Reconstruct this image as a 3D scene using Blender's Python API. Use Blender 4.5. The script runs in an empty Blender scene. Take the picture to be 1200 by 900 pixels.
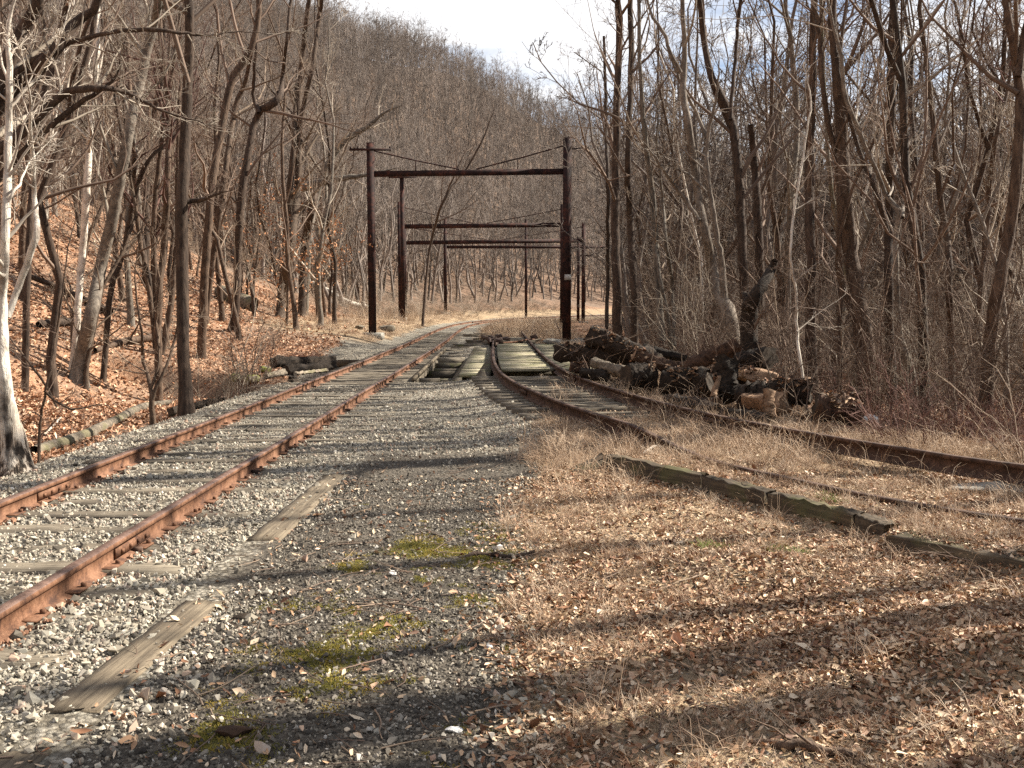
import bpy, math, random
import numpy as np
from mathutils import Vector, Matrix, Euler
R = math.radians
rnd = random.Random(7)
rng = np.random.default_rng(11)
sc = bpy.context.scene
col = sc.collection

# ------------------------------------------------------------------ camera
FPX = 1130.0                       # focal length in photograph pixels (1200 wide)
PITCH = math.atan(93 / FPX)
CAMZ = 1.80
cam_d = bpy.data.cameras.new("camera"); cam = bpy.data.objects.new("camera", cam_d); col.objects.link(cam)
cam_d.sensor_width = 36; cam_d.lens = FPX / 1200 * 36; cam_d.clip_end = 3000; cam_d.clip_start = 0.05
cam.location = (0, 0, CAMZ); cam.rotation_euler = (R(90) - PITCH, 0, 0)
sc.camera = cam

# ------------------------------------------------------------------ light
SUN_AZ, SUN_EL = 69.0, 38.0        # degrees to the right of the view direction (+Y), above the horizon
sc.view_settings.view_transform = 'Standard'; sc.view_settings.look = 'None'
sc.view_settings.exposure = 1.5; sc.view_settings.gamma = 1
sd = Vector((math.sin(R(SUN_AZ)) * math.cos(R(SUN_EL)), math.cos(R(SUN_AZ)) * math.cos(R(SUN_EL)), math.sin(R(SUN_EL))))
sun_d = bpy.data.lights.new("sun", 'SUN'); sun_d.energy = 5.0; sun_d.angle = R(0.55); sun_d.color = (1.0, 0.92, 0.79)
sun = bpy.data.objects.new("sun", sun_d); col.objects.link(sun)
sun.rotation_euler = sd.to_track_quat('Z', 'Y').to_euler(); sun.location = (20, 5, 30)
w = bpy.data.worlds.new("World"); sc.world = w; w.use_nodes = True
nt = w.node_tree; nt.nodes.clear()
sky = nt.nodes.new("ShaderNodeTexSky"); sky.sky_type = 'NISHITA'; sky.sun_disc = False
sky.sun_elevation = R(SUN_EL); sky.sun_rotation = R(SUN_AZ); sky.air_density = 0.85; sky.dust_density = 0.6
tc = nt.nodes.new("ShaderNodeTexCoord")
mp = nt.nodes.new("ShaderNodeMapping"); mp.inputs['Scale'].default_value = (1.6, 1.6, 5.0); mp.inputs['Location'].default_value = (2.14, 4.9, 3.33)
nt.links.new(tc.outputs['Generated'], mp.inputs[0])
nz = nt.nodes.new("ShaderNodeTexNoise"); nz.inputs['Scale'].default_value = 1.5; nz.inputs['Detail'].default_value = 7; nz.inputs['Roughness'].default_value = .55
nt.links.new(mp.outputs[0], nz.inputs['Vector'])
cr = nt.nodes.new("ShaderNodeValToRGB"); cr.color_ramp.elements[0].position = .44; cr.color_ramp.elements[1].position = .56; cr.color_ramp.elements[0].color = (.12, .12, .12, 1)
nt.links.new(nz.outputs[0], cr.inputs[0])
mx = nt.nodes.new("ShaderNodeMixRGB"); mx.inputs[2].default_value = (8.3, 8.3, 8.45, 1)
nt.links.new(cr.outputs[0], mx.inputs[0]); nt.links.new(sky.outputs[0], mx.inputs[1])
bg = nt.nodes.new("ShaderNodeBackground"); bg.inputs[1].default_value = 0.05
nt.links.new(mx.outputs[0], bg.inputs[0])
wo = nt.nodes.new("ShaderNodeOutputWorld"); nt.links.new(bg.outputs[0], wo.inputs[0])
sc.cycles.max_bounces = 4; sc.cycles.diffuse_bounces = 2; sc.cycles.glossy_bounces = 1
sc.cycles.transmission_bounces = 0; sc.cycles.transparent_max_bounces = 4; sc.cycles.use_denoising = False
sc.cycles.sample_clamp_indirect = 4

# ------------------------------------------------------------------ surveying helpers: a point of the photograph -> a place
cp, sp_ = math.cos(PITCH), math.sin(PITCH)
def ray(px, py):
    cx, cy = (px - 600) / FPX, (450 - py) / FPX
    return np.array([cx, cp + cy * sp_, -sp_ + cy * cp])
def at(px, py, d):                 # the point at world depth d
    r = ray(px, py); r = r / r[1]; return np.array([r[0] * d, d, CAMZ + r[2] * d])
def onz(px, py, z):                # the point at height z
    r = ray(px, py); k = (z - CAMZ) / r[2]; return np.array([r[0] * k, r[1] * k, z])

# ------------------------------------------------------------------ tagging
def tag(o, label=None, cat=None, group=None, kind=None):
    if label: o['label'] = label
    if cat: o['category'] = cat
    if group: o['group'] = group
    if kind: o['kind'] = kind
    return o
def empty(name, loc, label=None, cat=None, group=None, rz=0):
    o = bpy.data.objects.new(name, None); col.objects.link(o); o.empty_display_size = .1
    o.location = [float(v) for v in loc]; o.rotation_euler = (0, 0, rz); return tag(o, label, cat, group)
def put(name, me, parent=None, loc=None, world=True):
    o = bpy.data.objects.new(name, me); col.objects.link(o)
    if parent is not None:
        o.parent = parent
        if world: o.matrix_parent_inverse = parent_matrix(parent).inverted()
    if loc is not None: o.location = loc
    return o
def parent_matrix(p):
    m = Matrix.LocRotScale(p.location, p.rotation_euler, p.scale)
    if p.parent: m = parent_matrix(p.parent) @ p.matrix_parent_inverse @ m
    return m

# ------------------------------------------------------------------ mesh builders
def npmesh(name, V, F, mat=None, smooth=False, mats=None, midx=None):
    """F: (n,4) or (n,3) int array, or a list of such arrays"""
    me = bpy.data.meshes.new(name)
    Fs = F if isinstance(F, list) else [F]
    Fs = [f for f in Fs if len(f)]
    V = np.asarray(V, dtype=np.float32)
    me.vertices.add(len(V)); me.vertices.foreach_set("co", V.ravel())
    loops = np.concatenate([f.ravel() for f in Fs]).astype(np.int32)
    tot = np.concatenate([np.full(len(f), f.shape[1]) for f in Fs]).astype(np.int32)
    st = np.concatenate([[0], np.cumsum(tot)[:-1]]).astype(np.int32)
    me.loops.add(len(loops)); me.loops.foreach_set("vertex_index", loops)
    me.polygons.add(len(tot)); me.polygons.foreach_set("loop_start", st); me.polygons.foreach_set("loop_total", tot)
    if mat: me.materials.append(mat)
    for m in mats or (): me.materials.append(m)
    if midx is not None: me.polygons.foreach_set("material_index", np.asarray(midx, dtype=np.int32))
    if smooth: me.polygons.foreach_set("use_smooth", np.ones(len(tot), dtype=bool))
    me.update(calc_edges=True); me.validate()
    return me

class MB:
    def __init__(s): s.v = []; s.f4 = []; s.f3 = []; s.n = 0
    def add(s, V, F4=None, F3=None):
        V = np.asarray(V, float)
        if F4 is not None and len(F4): s.f4.append(np.asarray(F4, int).reshape(-1, 4) + s.n)
        if F3 is not None and len(F3): s.f3.append(np.asarray(F3, int).reshape(-1, 3) + s.n)
        s.v.append(V); s.n += len(V); return s
    def box(s, c, size, rot=None, taper=1.0, jit=0.0):
        x, y, z = [a / 2 for a in size]
        V = np.array([[sx * x, sy * y, sz * z] for sz in (-1, 1) for sy in (-1, 1) for sx in (-1, 1)], float)
        if jit: V += np.random.default_rng(int(abs(c[0] * 977 + c[1] * 131 + c[2] * 17) * 100) % 99999).normal(0, jit, V.shape)
        if rot is not None: V = V @ np.array(rot.to_matrix()).T
        V = V + np.array(c, float)
        s.add(V, [[0, 2, 3, 1], [4, 5, 7, 6], [0, 1, 5, 4], [2, 6, 7, 3], [0, 4, 6, 2], [1, 3, 7, 5]]); return s
    def beam(s, a, b, wd, h, roll=0):       # rectangular bar from a to b
        a = np.array(a, float); b = np.array(b, float); d = b - a; L = np.linalg.norm(d); d = d / L
        up = np.array([0, 0, 1.0]) if abs(d[2]) < .95 else np.array([0, 1.0, 0])
        u = np.cross(d, up); u /= np.linalg.norm(u); v = np.cross(u, d)
        V = [];
        for p in (a, b):
            for su, sv in ((-1, -1), (1, -1), (1, 1), (-1, 1)): V.append(p + u * su * wd / 2 + v * sv * h / 2)
        s.add(V, [[0, 1, 2, 3], [7, 6, 5, 4], [0, 4, 5, 1], [1, 5, 6, 2], [2, 6, 7, 3], [3, 7, 4, 0]]); return s
    def mesh(s, name, mat, smooth=False):
        return npmesh(name, np.concatenate(s.v), [np.concatenate(s.f4) if s.f4 else np.zeros((0, 4), int), np.concatenate(s.f3) if s.f3 else np.zeros((0, 3), int)], mat, smooth)
    def build(s, name, mat, parent=None, smooth=False): return put(name, s.mesh(name, mat, smooth), parent)

def tubes(groups, cap=False):
    """groups: list of (P (k,n,3), Rd (k,n), sides) -> V, F4"""
    Vs, Fs, n0 = [], [], 0
    for P, Rd, sides in groups:
        if len(P) == 0: continue
        k, n, _ = P.shape
        T = np.gradient(P, axis=1); T /= np.linalg.norm(T, axis=2, keepdims=True) + 1e-9
        D = P[:, -1] - P[:, 0]; ax = np.argmin(np.abs(D), axis=1)
        ref = np.eye(3)[ax][:, None, :]
        U = np.cross(T, ref); U /= np.linalg.norm(U, axis=2, keepdims=True) + 1e-9
        W = np.cross(T, U)
        a = np.arange(sides) * 2 * np.pi / sides
        V = P[:, :, None, :] + Rd[:, :, None, None] * (np.cos(a)[None, None, :, None] * U[:, :, None, :] + np.sin(a)[None, None, :, None] * W[:, :, None, :])
        idx = n0 + np.arange(k * n * sides).reshape(k, n, sides)
        A = idx[:, :-1, :]; B = idx[:, 1:, :]
        F = np.stack([A, np.roll(A, -1, 2), np.roll(B, -1, 2), B], -1).reshape(-1, 4)
        Vs.append(V.reshape(-1, 3)); Fs.append(F); n0 += k * n * sides
    return np.concatenate(Vs), np.concatenate(Fs)

def fbm(x, y, seed=0, octaves=4, scale=1.0):
    g = np.random.default_rng(seed); out = np.zeros_like(x, dtype=float); amp = 1.0; f = scale; tot = 0
    for o in range(octaves):
        for k in range(3):
            th = g.uniform(0, 2 * np.pi); ph = g.uniform(0, 6.28, 2)
            u = x * np.cos(th) * f + y * np.sin(th) * f
            v = -x * np.sin(th) * f + y * np.cos(th) * f
            out += amp / 3 * np.sin(u + ph[0] + 1.3 * np.sin(v * .8 + ph[1]))
        tot += amp; amp *= .55; f *= 2.1
    return out / tot
def sstep(a, b, x): t = np.clip((x - a) / (b - a), 0, 1); return t * t * (3 - 2 * t)

# ------------------------------------------------------------------ materials
def mat(name): 
    m = bpy.data.materials.new(name); m.use_nodes = True; t = m.node_tree
    b = t.nodes['Principled BSDF']; b.inputs['Roughness'].default_value = .85; b.inputs['Specular IOR Level'].default_value = .25
    return m, t, b
def N(t, typ, **kw):
    n = t.nodes.new(typ)
    for k, v in kw.items():
        if k in n.inputs: n.inputs[k].default_value = v
        else: setattr(n, k, v)
    return n
def ramp(t, src, stops, interp='LINEAR'):
    n = t.nodes.new("ShaderNodeValToRGB"); e = n.color_ramp.elements; n.color_ramp.interpolation = interp
    while len(e) < len(stops): e.new(.5)
    for i, (p, c) in enumerate(stops): e[i].position = p; e[i].color = (*c, 1) if len(c) == 3 else c
    t.links.new(src, n.inputs[0]); return n.outputs[0]
def mixc(t, f, a, b, mode='MIX'):
    n = t.nodes.new("ShaderNodeMixRGB"); n.blend_type = mode
    for i, v in enumerate((f, a, b)):
        if hasattr(v, 'is_linked'): t.links.new(v, n.inputs[i])
        elif isinstance(v, (int, float)): n.inputs[i].default_value = v if i == 0 else (v, v, v, 1)
        else: n.inputs[i].default_value = (*v, 1)
    return n.outputs[0]
def math_(t, op, a, b=0.0, clamp=False):
    n = t.nodes.new("ShaderNodeMath"); n.operation = op; n.use_clamp = clamp
    for i, v in enumerate((a, b)):
        if hasattr(v, 'is_linked'): t.links.new(v, n.inputs[i])
        else: n.inputs[i].default_value = v
    return n.outputs[0]
def bump(t, b, h, strength=.5, dist=.02):
    n = t.nodes.new("ShaderNodeBump"); n.inputs['Strength'].default_value = strength; n.inputs['Distance'].default_value = dist
    t.links.new(h, n.inputs['Height']); t.links.new(n.outputs[0], b.inputs['Normal'])
def coords(t, scale=(1, 1, 1), obj=True):
    c = t.nodes.new("ShaderNodeTexCoord" if obj else "ShaderNodeNewGeometry"); m = t.nodes.new("ShaderNodeMapping"); m.inputs['Scale'].default_value = scale
    t.links.new(c.outputs['Object' if obj else 'Position'], m.inputs[0]); return m.outputs[0]
def noise(t, vec, scale, detail=4, rough=.6, out=0):
    n = N(t, "ShaderNodeTexNoise"); n.inputs['Scale'].default_value = scale; n.inputs['Detail'].default_value = detail; n.inputs['Roughness'].default_value = rough
    t.links.new(vec, n.inputs['Vector']); return n.outputs[out]
def voro(t, vec, scale, out='Color', feature='F1', rnd_=1):
    n = N(t, "ShaderNodeTexVoronoi"); n.feature = feature; n.inputs['Scale'].default_value = scale; n.inputs['Randomness'].default_value = rnd_
    t.links.new(vec, n.inputs['Vector']); return n.outputs[out]
def objrand(t): return N(t, "ShaderNodeObjectInfo").outputs['Random']

def bark_mat(name, dark, light, zs=.25, scale=14, patch=None, vary=.25, moss=None):
    m, t, b = mat(name)
    v = coords(t, (1, 1, zs), False)
    n1 = noise(t, v, scale, 5, .7); n2 = noise(t, coords(t, (1, 1, 1), False), 1.7, 3)
    mixd = [a * .55 + c * .45 for a, c in zip(dark, light)]
    c = ramp(t, n1, [(.32, dark), (.5, mixd), (.68, light)])
    if patch: c = mixc(t, ramp(t, noise(t, coords(t, (1, 1, .5), False), 5, 3, .6), [(.47, (0, 0, 0)), (.53, (1, 1, 1))]), c, patch)
    c = mixc(t, 1.0, c, ramp(t, n2, [(.3, (1 - vary,) * 3), (.7, (1 + vary * .3,) * 3)]), 'MULTIPLY')
    c = mixc(t, 1.0, c, ramp(t, objrand(t), [(0, (1 - vary, 1 - vary, 1 - vary * 1.1)), (1, (1.12, 1.08, 1.04))]), 'MULTIPLY')
    if moss: c = mixc(t, ramp(t, n2, [(.52, (0, 0, 0)), (.62, (.7, .7, .7))]), c, moss)
    t.links.new(c, b.inputs['Base Color']); bump(t, b, n1, .9, .03); return m
def plain_mat(name, c, vary=.3, rough=.85):
    m, t, b = mat(name)
    cc = ramp(t, objrand(t), [(0, tuple(x * (1 - vary) for x in c)), (1, tuple(min(1, x * (1 + vary)) for x in c))])
    n = noise(t, coords(t, (1, 1, 1), False), .9, 2)
    cc = mixc(t, 1.0, cc, ramp(t, n, [(.3, (.7, .68, .66)), (.7, (1.2, 1.2, 1.2))]), 'MULTIPLY')
    t.links.new(cc, b.inputs['Base Color']); b.inputs['Roughness'].default_value = rough; return m

M = {}
M['bark_dark'] = bark_mat('bark_dark', (.02, .013, .010), (.11, .076, .056), patch=None)
M['bark_brown'] = bark_mat('bark_brown', (.035, .022, .016), (.165, .113, .080))
M['bark_grey'] = bark_mat('bark_grey', (.08, .066, .056), (.28, .24, .20), zs=.6, scale=9)
M['bark_pale'] = bark_mat('bark_pale', (.30, .26, .22), (.72, .66, .58), zs=.7, scale=7, patch=(.62, .57, .5), vary=.15)
M['bark_syc'] = bark_mat('bark_sycamore', (.035, .028, .022), (.48, .42, .35), zs=.09, scale=8, vary=.2)
M['twig_brown'] = plain_mat('twig_brown', (.15, .106, .08))
M['twig_grey'] = plain_mat('twig_grey', (.30, .255, .205))
M['twig_pale'] = plain_mat('twig_pale', (.40, .35, .295), .15)
M['twig_red'] = plain_mat('twig_red', (.125, .066, .052))
M['twig_tan'] = plain_mat('twig_tan', (.20, .15, .11))
M['far_bark'] = plain_mat('far_bark', (.165, .13, .11), .45)
M['far_twig'] = plain_mat('far_twig', (.185, .152, .13), .45)

def furrowed(name):
    m, t, b = mat(name); v = coords(t, (1, 1, .07), False); n1 = noise(t, v, 13, 5, .7); n2 = noise(t, coords(t, (1, 1, .6), False), 6, 4, .6)
    up = ramp(t, n2, [(.35, (.24, .20, .165)), (.5, (.50, .45, .385)), (.65, (.68, .63, .55))]); lo = ramp(t, n1, [(.46, (.018, .013, .010)), (.52, (.16, .12, .09)), (.57, (.52, .45, .37))])
    sx = N(t, "ShaderNodeSeparateXYZ"); g_ = N(t, "ShaderNodeNewGeometry"); t.links.new(g_.outputs['Position'], sx.inputs[0])
    f = math_(t, 'ADD', math_(t, 'MULTIPLY', sx.outputs['Z'], .5), math_(t, 'SUBTRACT', n2, .25)); c = mixc(t, ramp(t, f, [(.35, (0, 0, 0)), (.75, (1, 1, 1))]), lo, up)
    t.links.new(c, b.inputs['Base Color']); bump(t, b, n1, 1, .06); return m
M['bark_furrowed'] = furrowed('bark_furrowed')
def rust_mat(name, a, bcol, ccol, rough=.8, scale=7):
    m, t, b = mat(name); v = coords(t, (1, 1, 1), False)
    n1 = noise(t, v, scale, 7, .75); n2 = noise(t, v, 60, 3)
    c = ramp(t, n1, [(.38, a), (.5, bcol), (.62, ccol)])
    c = mixc(t, 1.0, c, ramp(t, n2, [(.3, (.7, .7, .7)), (.7, (1.15, 1.15, 1.15))]), 'MULTIPLY')
    t.links.new(c, b.inputs['Base Color']); b.inputs['Roughness'].default_value = rough; bump(t, b, n2, .3, .004); return m
M['rail_rust'] = rust_mat('rail_rust', (.06, .029, .019), (.15, .072, .040), (.22, .115, .068))
M['rail_head'] = rust_mat('rail_head', (.075, .045, .035), (.13, .08, .062), (.20, .125, .095), .45)
M['rail_old'] = rust_mat('rail_old', (.03, .018, .013), (.062, .036, .026), (.105, .062, .044))
M['steel_pole'] = rust_mat('steel_pole', (.014, .007, .006), (.028, .012, .010), (.085, .03, .02), .8, 3)
def wood_mat(name, a, bcol, ccol, ax=0, moss=0.0, k=1):
    m, t, b = mat(name)
    s = [22, 22, 22]; s[ax] = 1.2
    v = coords(t, tuple(s), True); n1 = noise(t, v, 1.6, 6, .7); v2 = coords(t, (1, 1, 1), False); n2 = noise(t, v2, 3.1, 4)
    c = ramp(t, n1, [(.3, a), (.48, bcol), (.7, ccol)])
    c = mixc(t, 1.0, c, ramp(t, n2, [(.3, (.62, .6, .58)), (.7, (1.2, 1.18, 1.15))]), 'MULTIPLY')
    c = mixc(t, 1.0, c, ramp(t, objrand(t), [(0, (.75, .74, .72)), (1, (1.15, 1.15, 1.12))]), 'MULTIPLY')
    if moss: c = mixc(t, ramp(t, noise(t, v2, 2.3, 4), [(.5, (0, 0, 0)), (.62, (moss,) * 3)]), c, (.13, .15, .035))
    t.links.new(c, b.inputs['Base Color']); bump(t, b, n1, .7, .012); return m
M['tie'] = wood_mat('sleeper_wood', (.05, .042, .034), (.15, .128, .10), (.26, .23, .185))
M['plank'] = wood_mat('plank_wood', (.12, .105, .075), (.33, .30, .22), (.42, .385, .29), 0, .4)
M['board'] = wood_mat('board_wood', (.06, .048, .036), (.165, .135, .10), (.27, .225, .165), 0)
M['dark_timber'] = wood_mat('dark_timber', (.03, .025, .02), (.085, .07, .055), (.16, .14, .11), 0, .3)
M['kerb'] = wood_mat('kerb_wood', (.022, .017, .012), (.07, .053, .036), (.155, .12, .078), 0, .2)
def rock_mat(name, a, bcol, moss=0):
    m, t, b = mat(name); v = coords(t, (1, 1, 1), False); n1 = noise(t, v, 9, 6, .65)
    c = ramp(t, n1, [(.3, a), (.7, bcol)])
    if moss: c = mixc(t, ramp(t, noise(t, v, 3, 4), [(.42, (0, 0, 0)), (.55, (moss,) * 3)]), c, (.17, .18, .03))
    t.links.new(c, b.inputs['Base Color']); bump(t, b, n1, .7, .03); return m
M['rock'] = rock_mat('rock', (.13, .12, .10), (.33, .31, .27))
M['rock_moss'] = rock_mat('rock_moss', (.09, .075, .055), (.22, .19, .14), .9)
M['rock_white'] = rock_mat('rock_white', (.55, .53, .5), (.8, .78, .74))
M['log_bark'] = bark_mat('log_bark', (.008, .006, .005), (.065, .045, .031), zs=1, scale=22, vary=.35)
M['log_brown'] = bark_mat('log_brown', (.018, .010, .007), (.12, .068, .042), zs=1, scale=10, vary=.3)
M['log_grey'] = bark_mat('log_grey', (.08, .065, .05), (.33, .28, .22), zs=1, scale=11, moss=(.13, .12, .06))
M['cut_wood'] = rock_mat('cut_wood', (.085, .05, .03), (.30, .19, .115))
M['cut_dark'] = rock_mat('cut_dark', (.02, .015, .01), (.07, .05, .035))
M['plate'] = plain_mat('white_plate', (.6, .58, .55), .1)

def inst_ramp_mat(name, stops, rough=.8, nscale=30):
    m, t, b = mat(name)
    c = ramp(t, objrand(t), stops)
    n = noise(t, coords(t, (1, 1, 1), True), nscale, 3)
    c = mixc(t, 1.0, c, ramp(t, n, [(.3, (.75, .75, .75)), (.7, (1.15, 1.15, 1.15))]), 'MULTIPLY')
    t.links.new(c, b.inputs['Base Color']); b.inputs['Roughness'].default_value = rough; return m
M['stone'] = inst_ramp_mat('ballast_stone', [(0, (.08, .07, .055)), (.18, (.20, .175, .14)), (.45, (.39, .345, .27)), (.65, (.31, .29, .24)), (.82, (.50, .45, .36)), (.9, (.33, .22, .16)), (.97, (.50, .46, .39)), (1, (.64, .60, .53))])
M['cinder'] = inst_ramp_mat('cinder_grit', [(0, (.035, .03, .025)), (.4, (.085, .073, .058)), (.7, (.16, .14, .11)), (.9, (.25, .22, .18)), (.98, (.36, .33, .28)), (1, (.5, .47, .42))])
M['leaf'] = inst_ramp_mat('dry_leaf', [(0, (.10, .05, .03)), (.22, (.26, .13, .07)), (.45, (.42, .26, .15)), (.7, (.55, .40, .26)), (.9, (.68, .55, .40)), (1, (.40, .17, .08))], .6)
M['leaf_orange'] = inst_ramp_mat('oak_leaf', [(0, (.14, .07, .04)), (.2, (.31, .15, .08)), (.5, (.46, .25, .145)), (.8, (.58, .37, .235)), (1, (.68, .50, .35))], .6)
M['straw'] = inst_ramp_mat('dry_grass', [(0, (.25, .165, .105)), (.5, (.42, .30, .205)), (1, (.62, .49, .36))], .7)
M['moss'] = inst_ramp_mat('moss_tuft', [(0, (.09, .085, .02)), (.6, (.19, .165, .03)), (1, (.30, .21, .04))], .9)
M['green'] = inst_ramp_mat('green_grass', [(0, (.10, .13, .03)), (1, (.2, .24, .06))], .8)

# ------------------------------------------------------------------ lines of the place
def smooth_line(pts, step=.5, dim=2, full=False):
    """Catmull-Rom through pts, resampled evenly"""
    P = np.array(pts, float); P = np.vstack([2 * P[0] - P[1], P, 2 * P[-1] - P[-2]]); out = []
    for i in range(1, len(P) - 2):
        t = np.linspace(0, 1, 24, endpoint=False)[:, None]
        a, b, c, d = P[i - 1], P[i], P[i + 1], P[i + 2]
        out.append(.5 * (2 * b + (c - a) * t + (2 * a - 5 * b + 4 * c - d) * t ** 2 + (3 * b - a - 3 * c + d) * t ** 3))
    out.append(P[-2][None]); Q = np.vstack(out)
    L = np.concatenate([[0], np.cumsum(np.linalg.norm(np.diff(Q[:, :3 if full else 2], axis=0), axis=1))])
    n = max(2, int(L[-1] / step) + 1); s = np.linspace(0, L[-1], n)
    return np.stack([np.interp(s, L, Q[:, k]) for k in range(Q.shape[1])], 1)
def offset_line(C, d):             # +d = to the left of the direction of travel
    T = np.gradient(C[:, :2], axis=0); T /= np.linalg.norm(T, axis=1, keepdims=True)
    O = C.copy(); O[:, 0] -= T[:, 1] * d; O[:, 1] += T[:, 0] * d; return O
TRACK = smooth_line([(-3.40, -60), (-3.45, -15), (-3.50, 0), (-3.58, 15), (-3.66, 30), (-3.85, 45), (-4.15, 58), (-4.30, 70), (-4.0, 84), (-2.6, 99), (0.6, 116), (6.5, 136), (15, 155), (27, 174), (45, 196), (75, 222), (120, 250), (190, 280), (320, 320)], 1.0)
SIDE_Z = .30
rr_px = [(611, 388), (622, 402), (640, 420), (657, 433), (690, 447), (723, 455.5), (773, 472), (829, 484), (900, 498), (996, 515), (1060, 524), (1140, 536), (1196, 547)]
rr = [onz(x, y, SIDE_Z)[:2] for x, y in rr_px]
rr = [tuple(p) for p in rr]
rr = rr + [(rr[-1][0] + 2.2, rr[-1][1] - 1.6), (rr[-1][0] + 5.5, rr[-1][1] - 3.6)]
_c = np.array(rr); _c[1:-1] = (_c[:-2] + 2 * _c[1:-1] + _c[2:]) / 4
SR = smooth_line(_c[::-1], .4)[::-1]            # right rail, from the far end towards us
SC = offset_line(SR, -.75)[:, :2]; SL = offset_line(SR, -1.505)   # travel is towards us: our left is the negative side
kerb_px = [(662, 540), (711, 530), (778, 542), (829, 555), (900, 573), (1007, 600), (1049, 616), (1200, 649)]
KERB = [onz(x, y, .14) for x, y in kerb_px]

def signed_s(x, y):
    x = np.asarray(x, float).ravel(); y = np.asarray(y, float).ravel(); out = np.empty(len(x)); C = TRACK[:, :2]
    T = np.gradient(C, axis=0); T /= np.linalg.norm(T, axis=1, keepdims=True); C2 = (C ** 2).sum(1)
    for a in range(0, len(x), 20000):
        p = np.stack([x[a:a + 20000], y[a:a + 20000]], 1)
        i = np.argmin(C2[None] - 2 * p @ C.T, axis=1); d = p - C[i]
        out[a:a + 20000] = -T[i, 1] * d[:, 0] + T[i, 0] * d[:, 1]
    return out
_kx = np.array([k[0] for k in KERB[1:]][::-1] ); _ky = np.array([k[1] for k in KERB[1:]][::-1])
_kx = np.concatenate([[7.5, 5.2], _kx]); _ky = np.concatenate([[1.5, 4.0], _ky])
_sy = SC[:, 1]; _o = np.argsort(_sy); _sy = _sy[_o]; _sx = SC[_o, 0]
def height0(x, y):
    shp = np.shape(x); x = np.asarray(x, float).ravel(); y = np.asarray(y, float).ravel()
    s = signed_s(x, y)
    A = np.interp(s, [-400, -150, -80, -45, -20, -12, -1.6, 1.6, 2.0, 3.2, 6.0, 8.5, 14, 30, 60, 110, 190, 400], [40, 30, 3, -1.4, -.8, -.15, 0, 0, -.08, -.5, -.5, -.15, 1.5, 8.8, 25, 46, 66, 74])
    B = np.interp(s, [-400, -150, -80, -45, -20, -12, -1.6, 1.6, 2.0, 3.2, 6.0, 8.5, 14, 30, 60, 110, 190, 400], [40, 30, 3, -1.4, -.8, -.1, 0, 0, .04, .42, .75, 1.15, 3.0, 10.5, 26.5, 46, 66, 74])
    wB = sstep(30, 44, y) ; z = A * (1 - wB) + B * wB; z = np.where(s > 20, 8 * 0 + z * (1 + sstep(20, 90, s) * .40 * sstep(50, -35, x)), z)
    far = sstep(3, 12, np.abs(s + 1))
    z += far * (.22 * fbm(x, y, 3, 3, .45)) + sstep(8, 30, s) * 1.3 * fbm(x, y, 4, 3, .09)
    z += .012 * fbm(x, y, 5, 3, 3.0) * (1 - .5 * far)
    # the raised bed of the siding and the slope up to its kerb
    xk = np.interp(y, _ky, _kx); xs = np.interp(y, _sy, _sx)
    soft = np.where(y < 11, .06, .8)
    r = sstep(-soft, soft, x - np.where(y < 11, xk, xs - 1.6)) * (1 - sstep(xs + 2.5, xs + 5, x)) * (1 - sstep(40, 46, y))
    z += .115 * r
    right = sstep(.2, 1.4, x) * (1 - sstep(9, 11, y)); z += right * (.035 * fbm(x, y, 8, 3, 1.6))
    z += .02 * np.exp(-np.maximum(0, xk - .1 - x) / .28) * (x < xk) * (y < 10.5) * (y > 1) + .015 * fbm(x, y, 12, 2, 9) * right
    for mx_, my_, hh, rx, ry in ((1.62, 6.55, .10, .75, .28), (2.75, 4.95, .13, .8, .3), (.9, 10.2, .05, .6, .4)):
        z += hh * np.exp(-((x - mx_) / rx) ** 2 - ((y - my_) / ry) ** 2)
    # creek under the little bridge
    pit = sstep(22.35, 22.6, y) * (1 - sstep(31.2, 31.8, y)) * (1 - sstep(2.6, 3.0, x)) * (1 - sstep(7, 11, s))
    z = z * (1 - pit) + np.minimum(z, -1.25 + .1 * fbm(x, y, 9, 2, 2)) * pit
    # hollow between the tracks beyond the void
    return z.reshape(shp)
def axis_(segs):
    out = []
    for a, b, st in segs: out.append(np.arange(a, b, st))
    return np.concatenate(out)
gx = np.concatenate([-np.geomspace(330, 9, 75), axis_([(-8.9, 7, .085), (7, 12, .25)]), np.geomspace(12, 330, 62)])
gy = np.concatenate([-np.geomspace(80, 2, 22), axis_([(-1.8, 3, .4), (3, 14, .08), (14, 22, .14), (22, 23, .08), (23, 33, .16), (33, 60, .4)]), np.geomspace(60, 430, 105)])
GX, GY = np.meshgrid(gx, gy)
GZ = height0(GX, GY); GS = signed_s(GX, GY).reshape(GX.shape)
def _bil(A, x, y):
    x = np.asarray(x, float); y = np.asarray(y, float)
    i = np.clip(np.searchsorted(gx, x) - 1, 0, len(gx) - 2); j = np.clip(np.searchsorted(gy, y) - 1, 0, len(gy) - 2)
    u = np.clip((x - gx[i]) / (gx[i + 1] - gx[i]), 0, 1); v = np.clip((y - gy[j]) / (gy[j + 1] - gy[j]), 0, 1)
    return A[j, i] * (1 - u) * (1 - v) + A[j, i + 1] * u * (1 - v) + A[j + 1, i] * (1 - u) * v + A[j + 1, i + 1] * u * v
def H(x, y): return _bil(GZ, x, y)
def S(x, y): return _bil(GS, x, y)
def hit(px, py, far=300):          # where the line of sight meets the ground
    r = ray(px, py); r = r / r[1]; d = np.arange(2, far, .05)
    z = CAMZ + r[2] * d; h = H(r[0] * d, d); k = np.argmax(z < h)
    return np.array([r[0] * d[k], d[k], h[k]])

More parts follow.
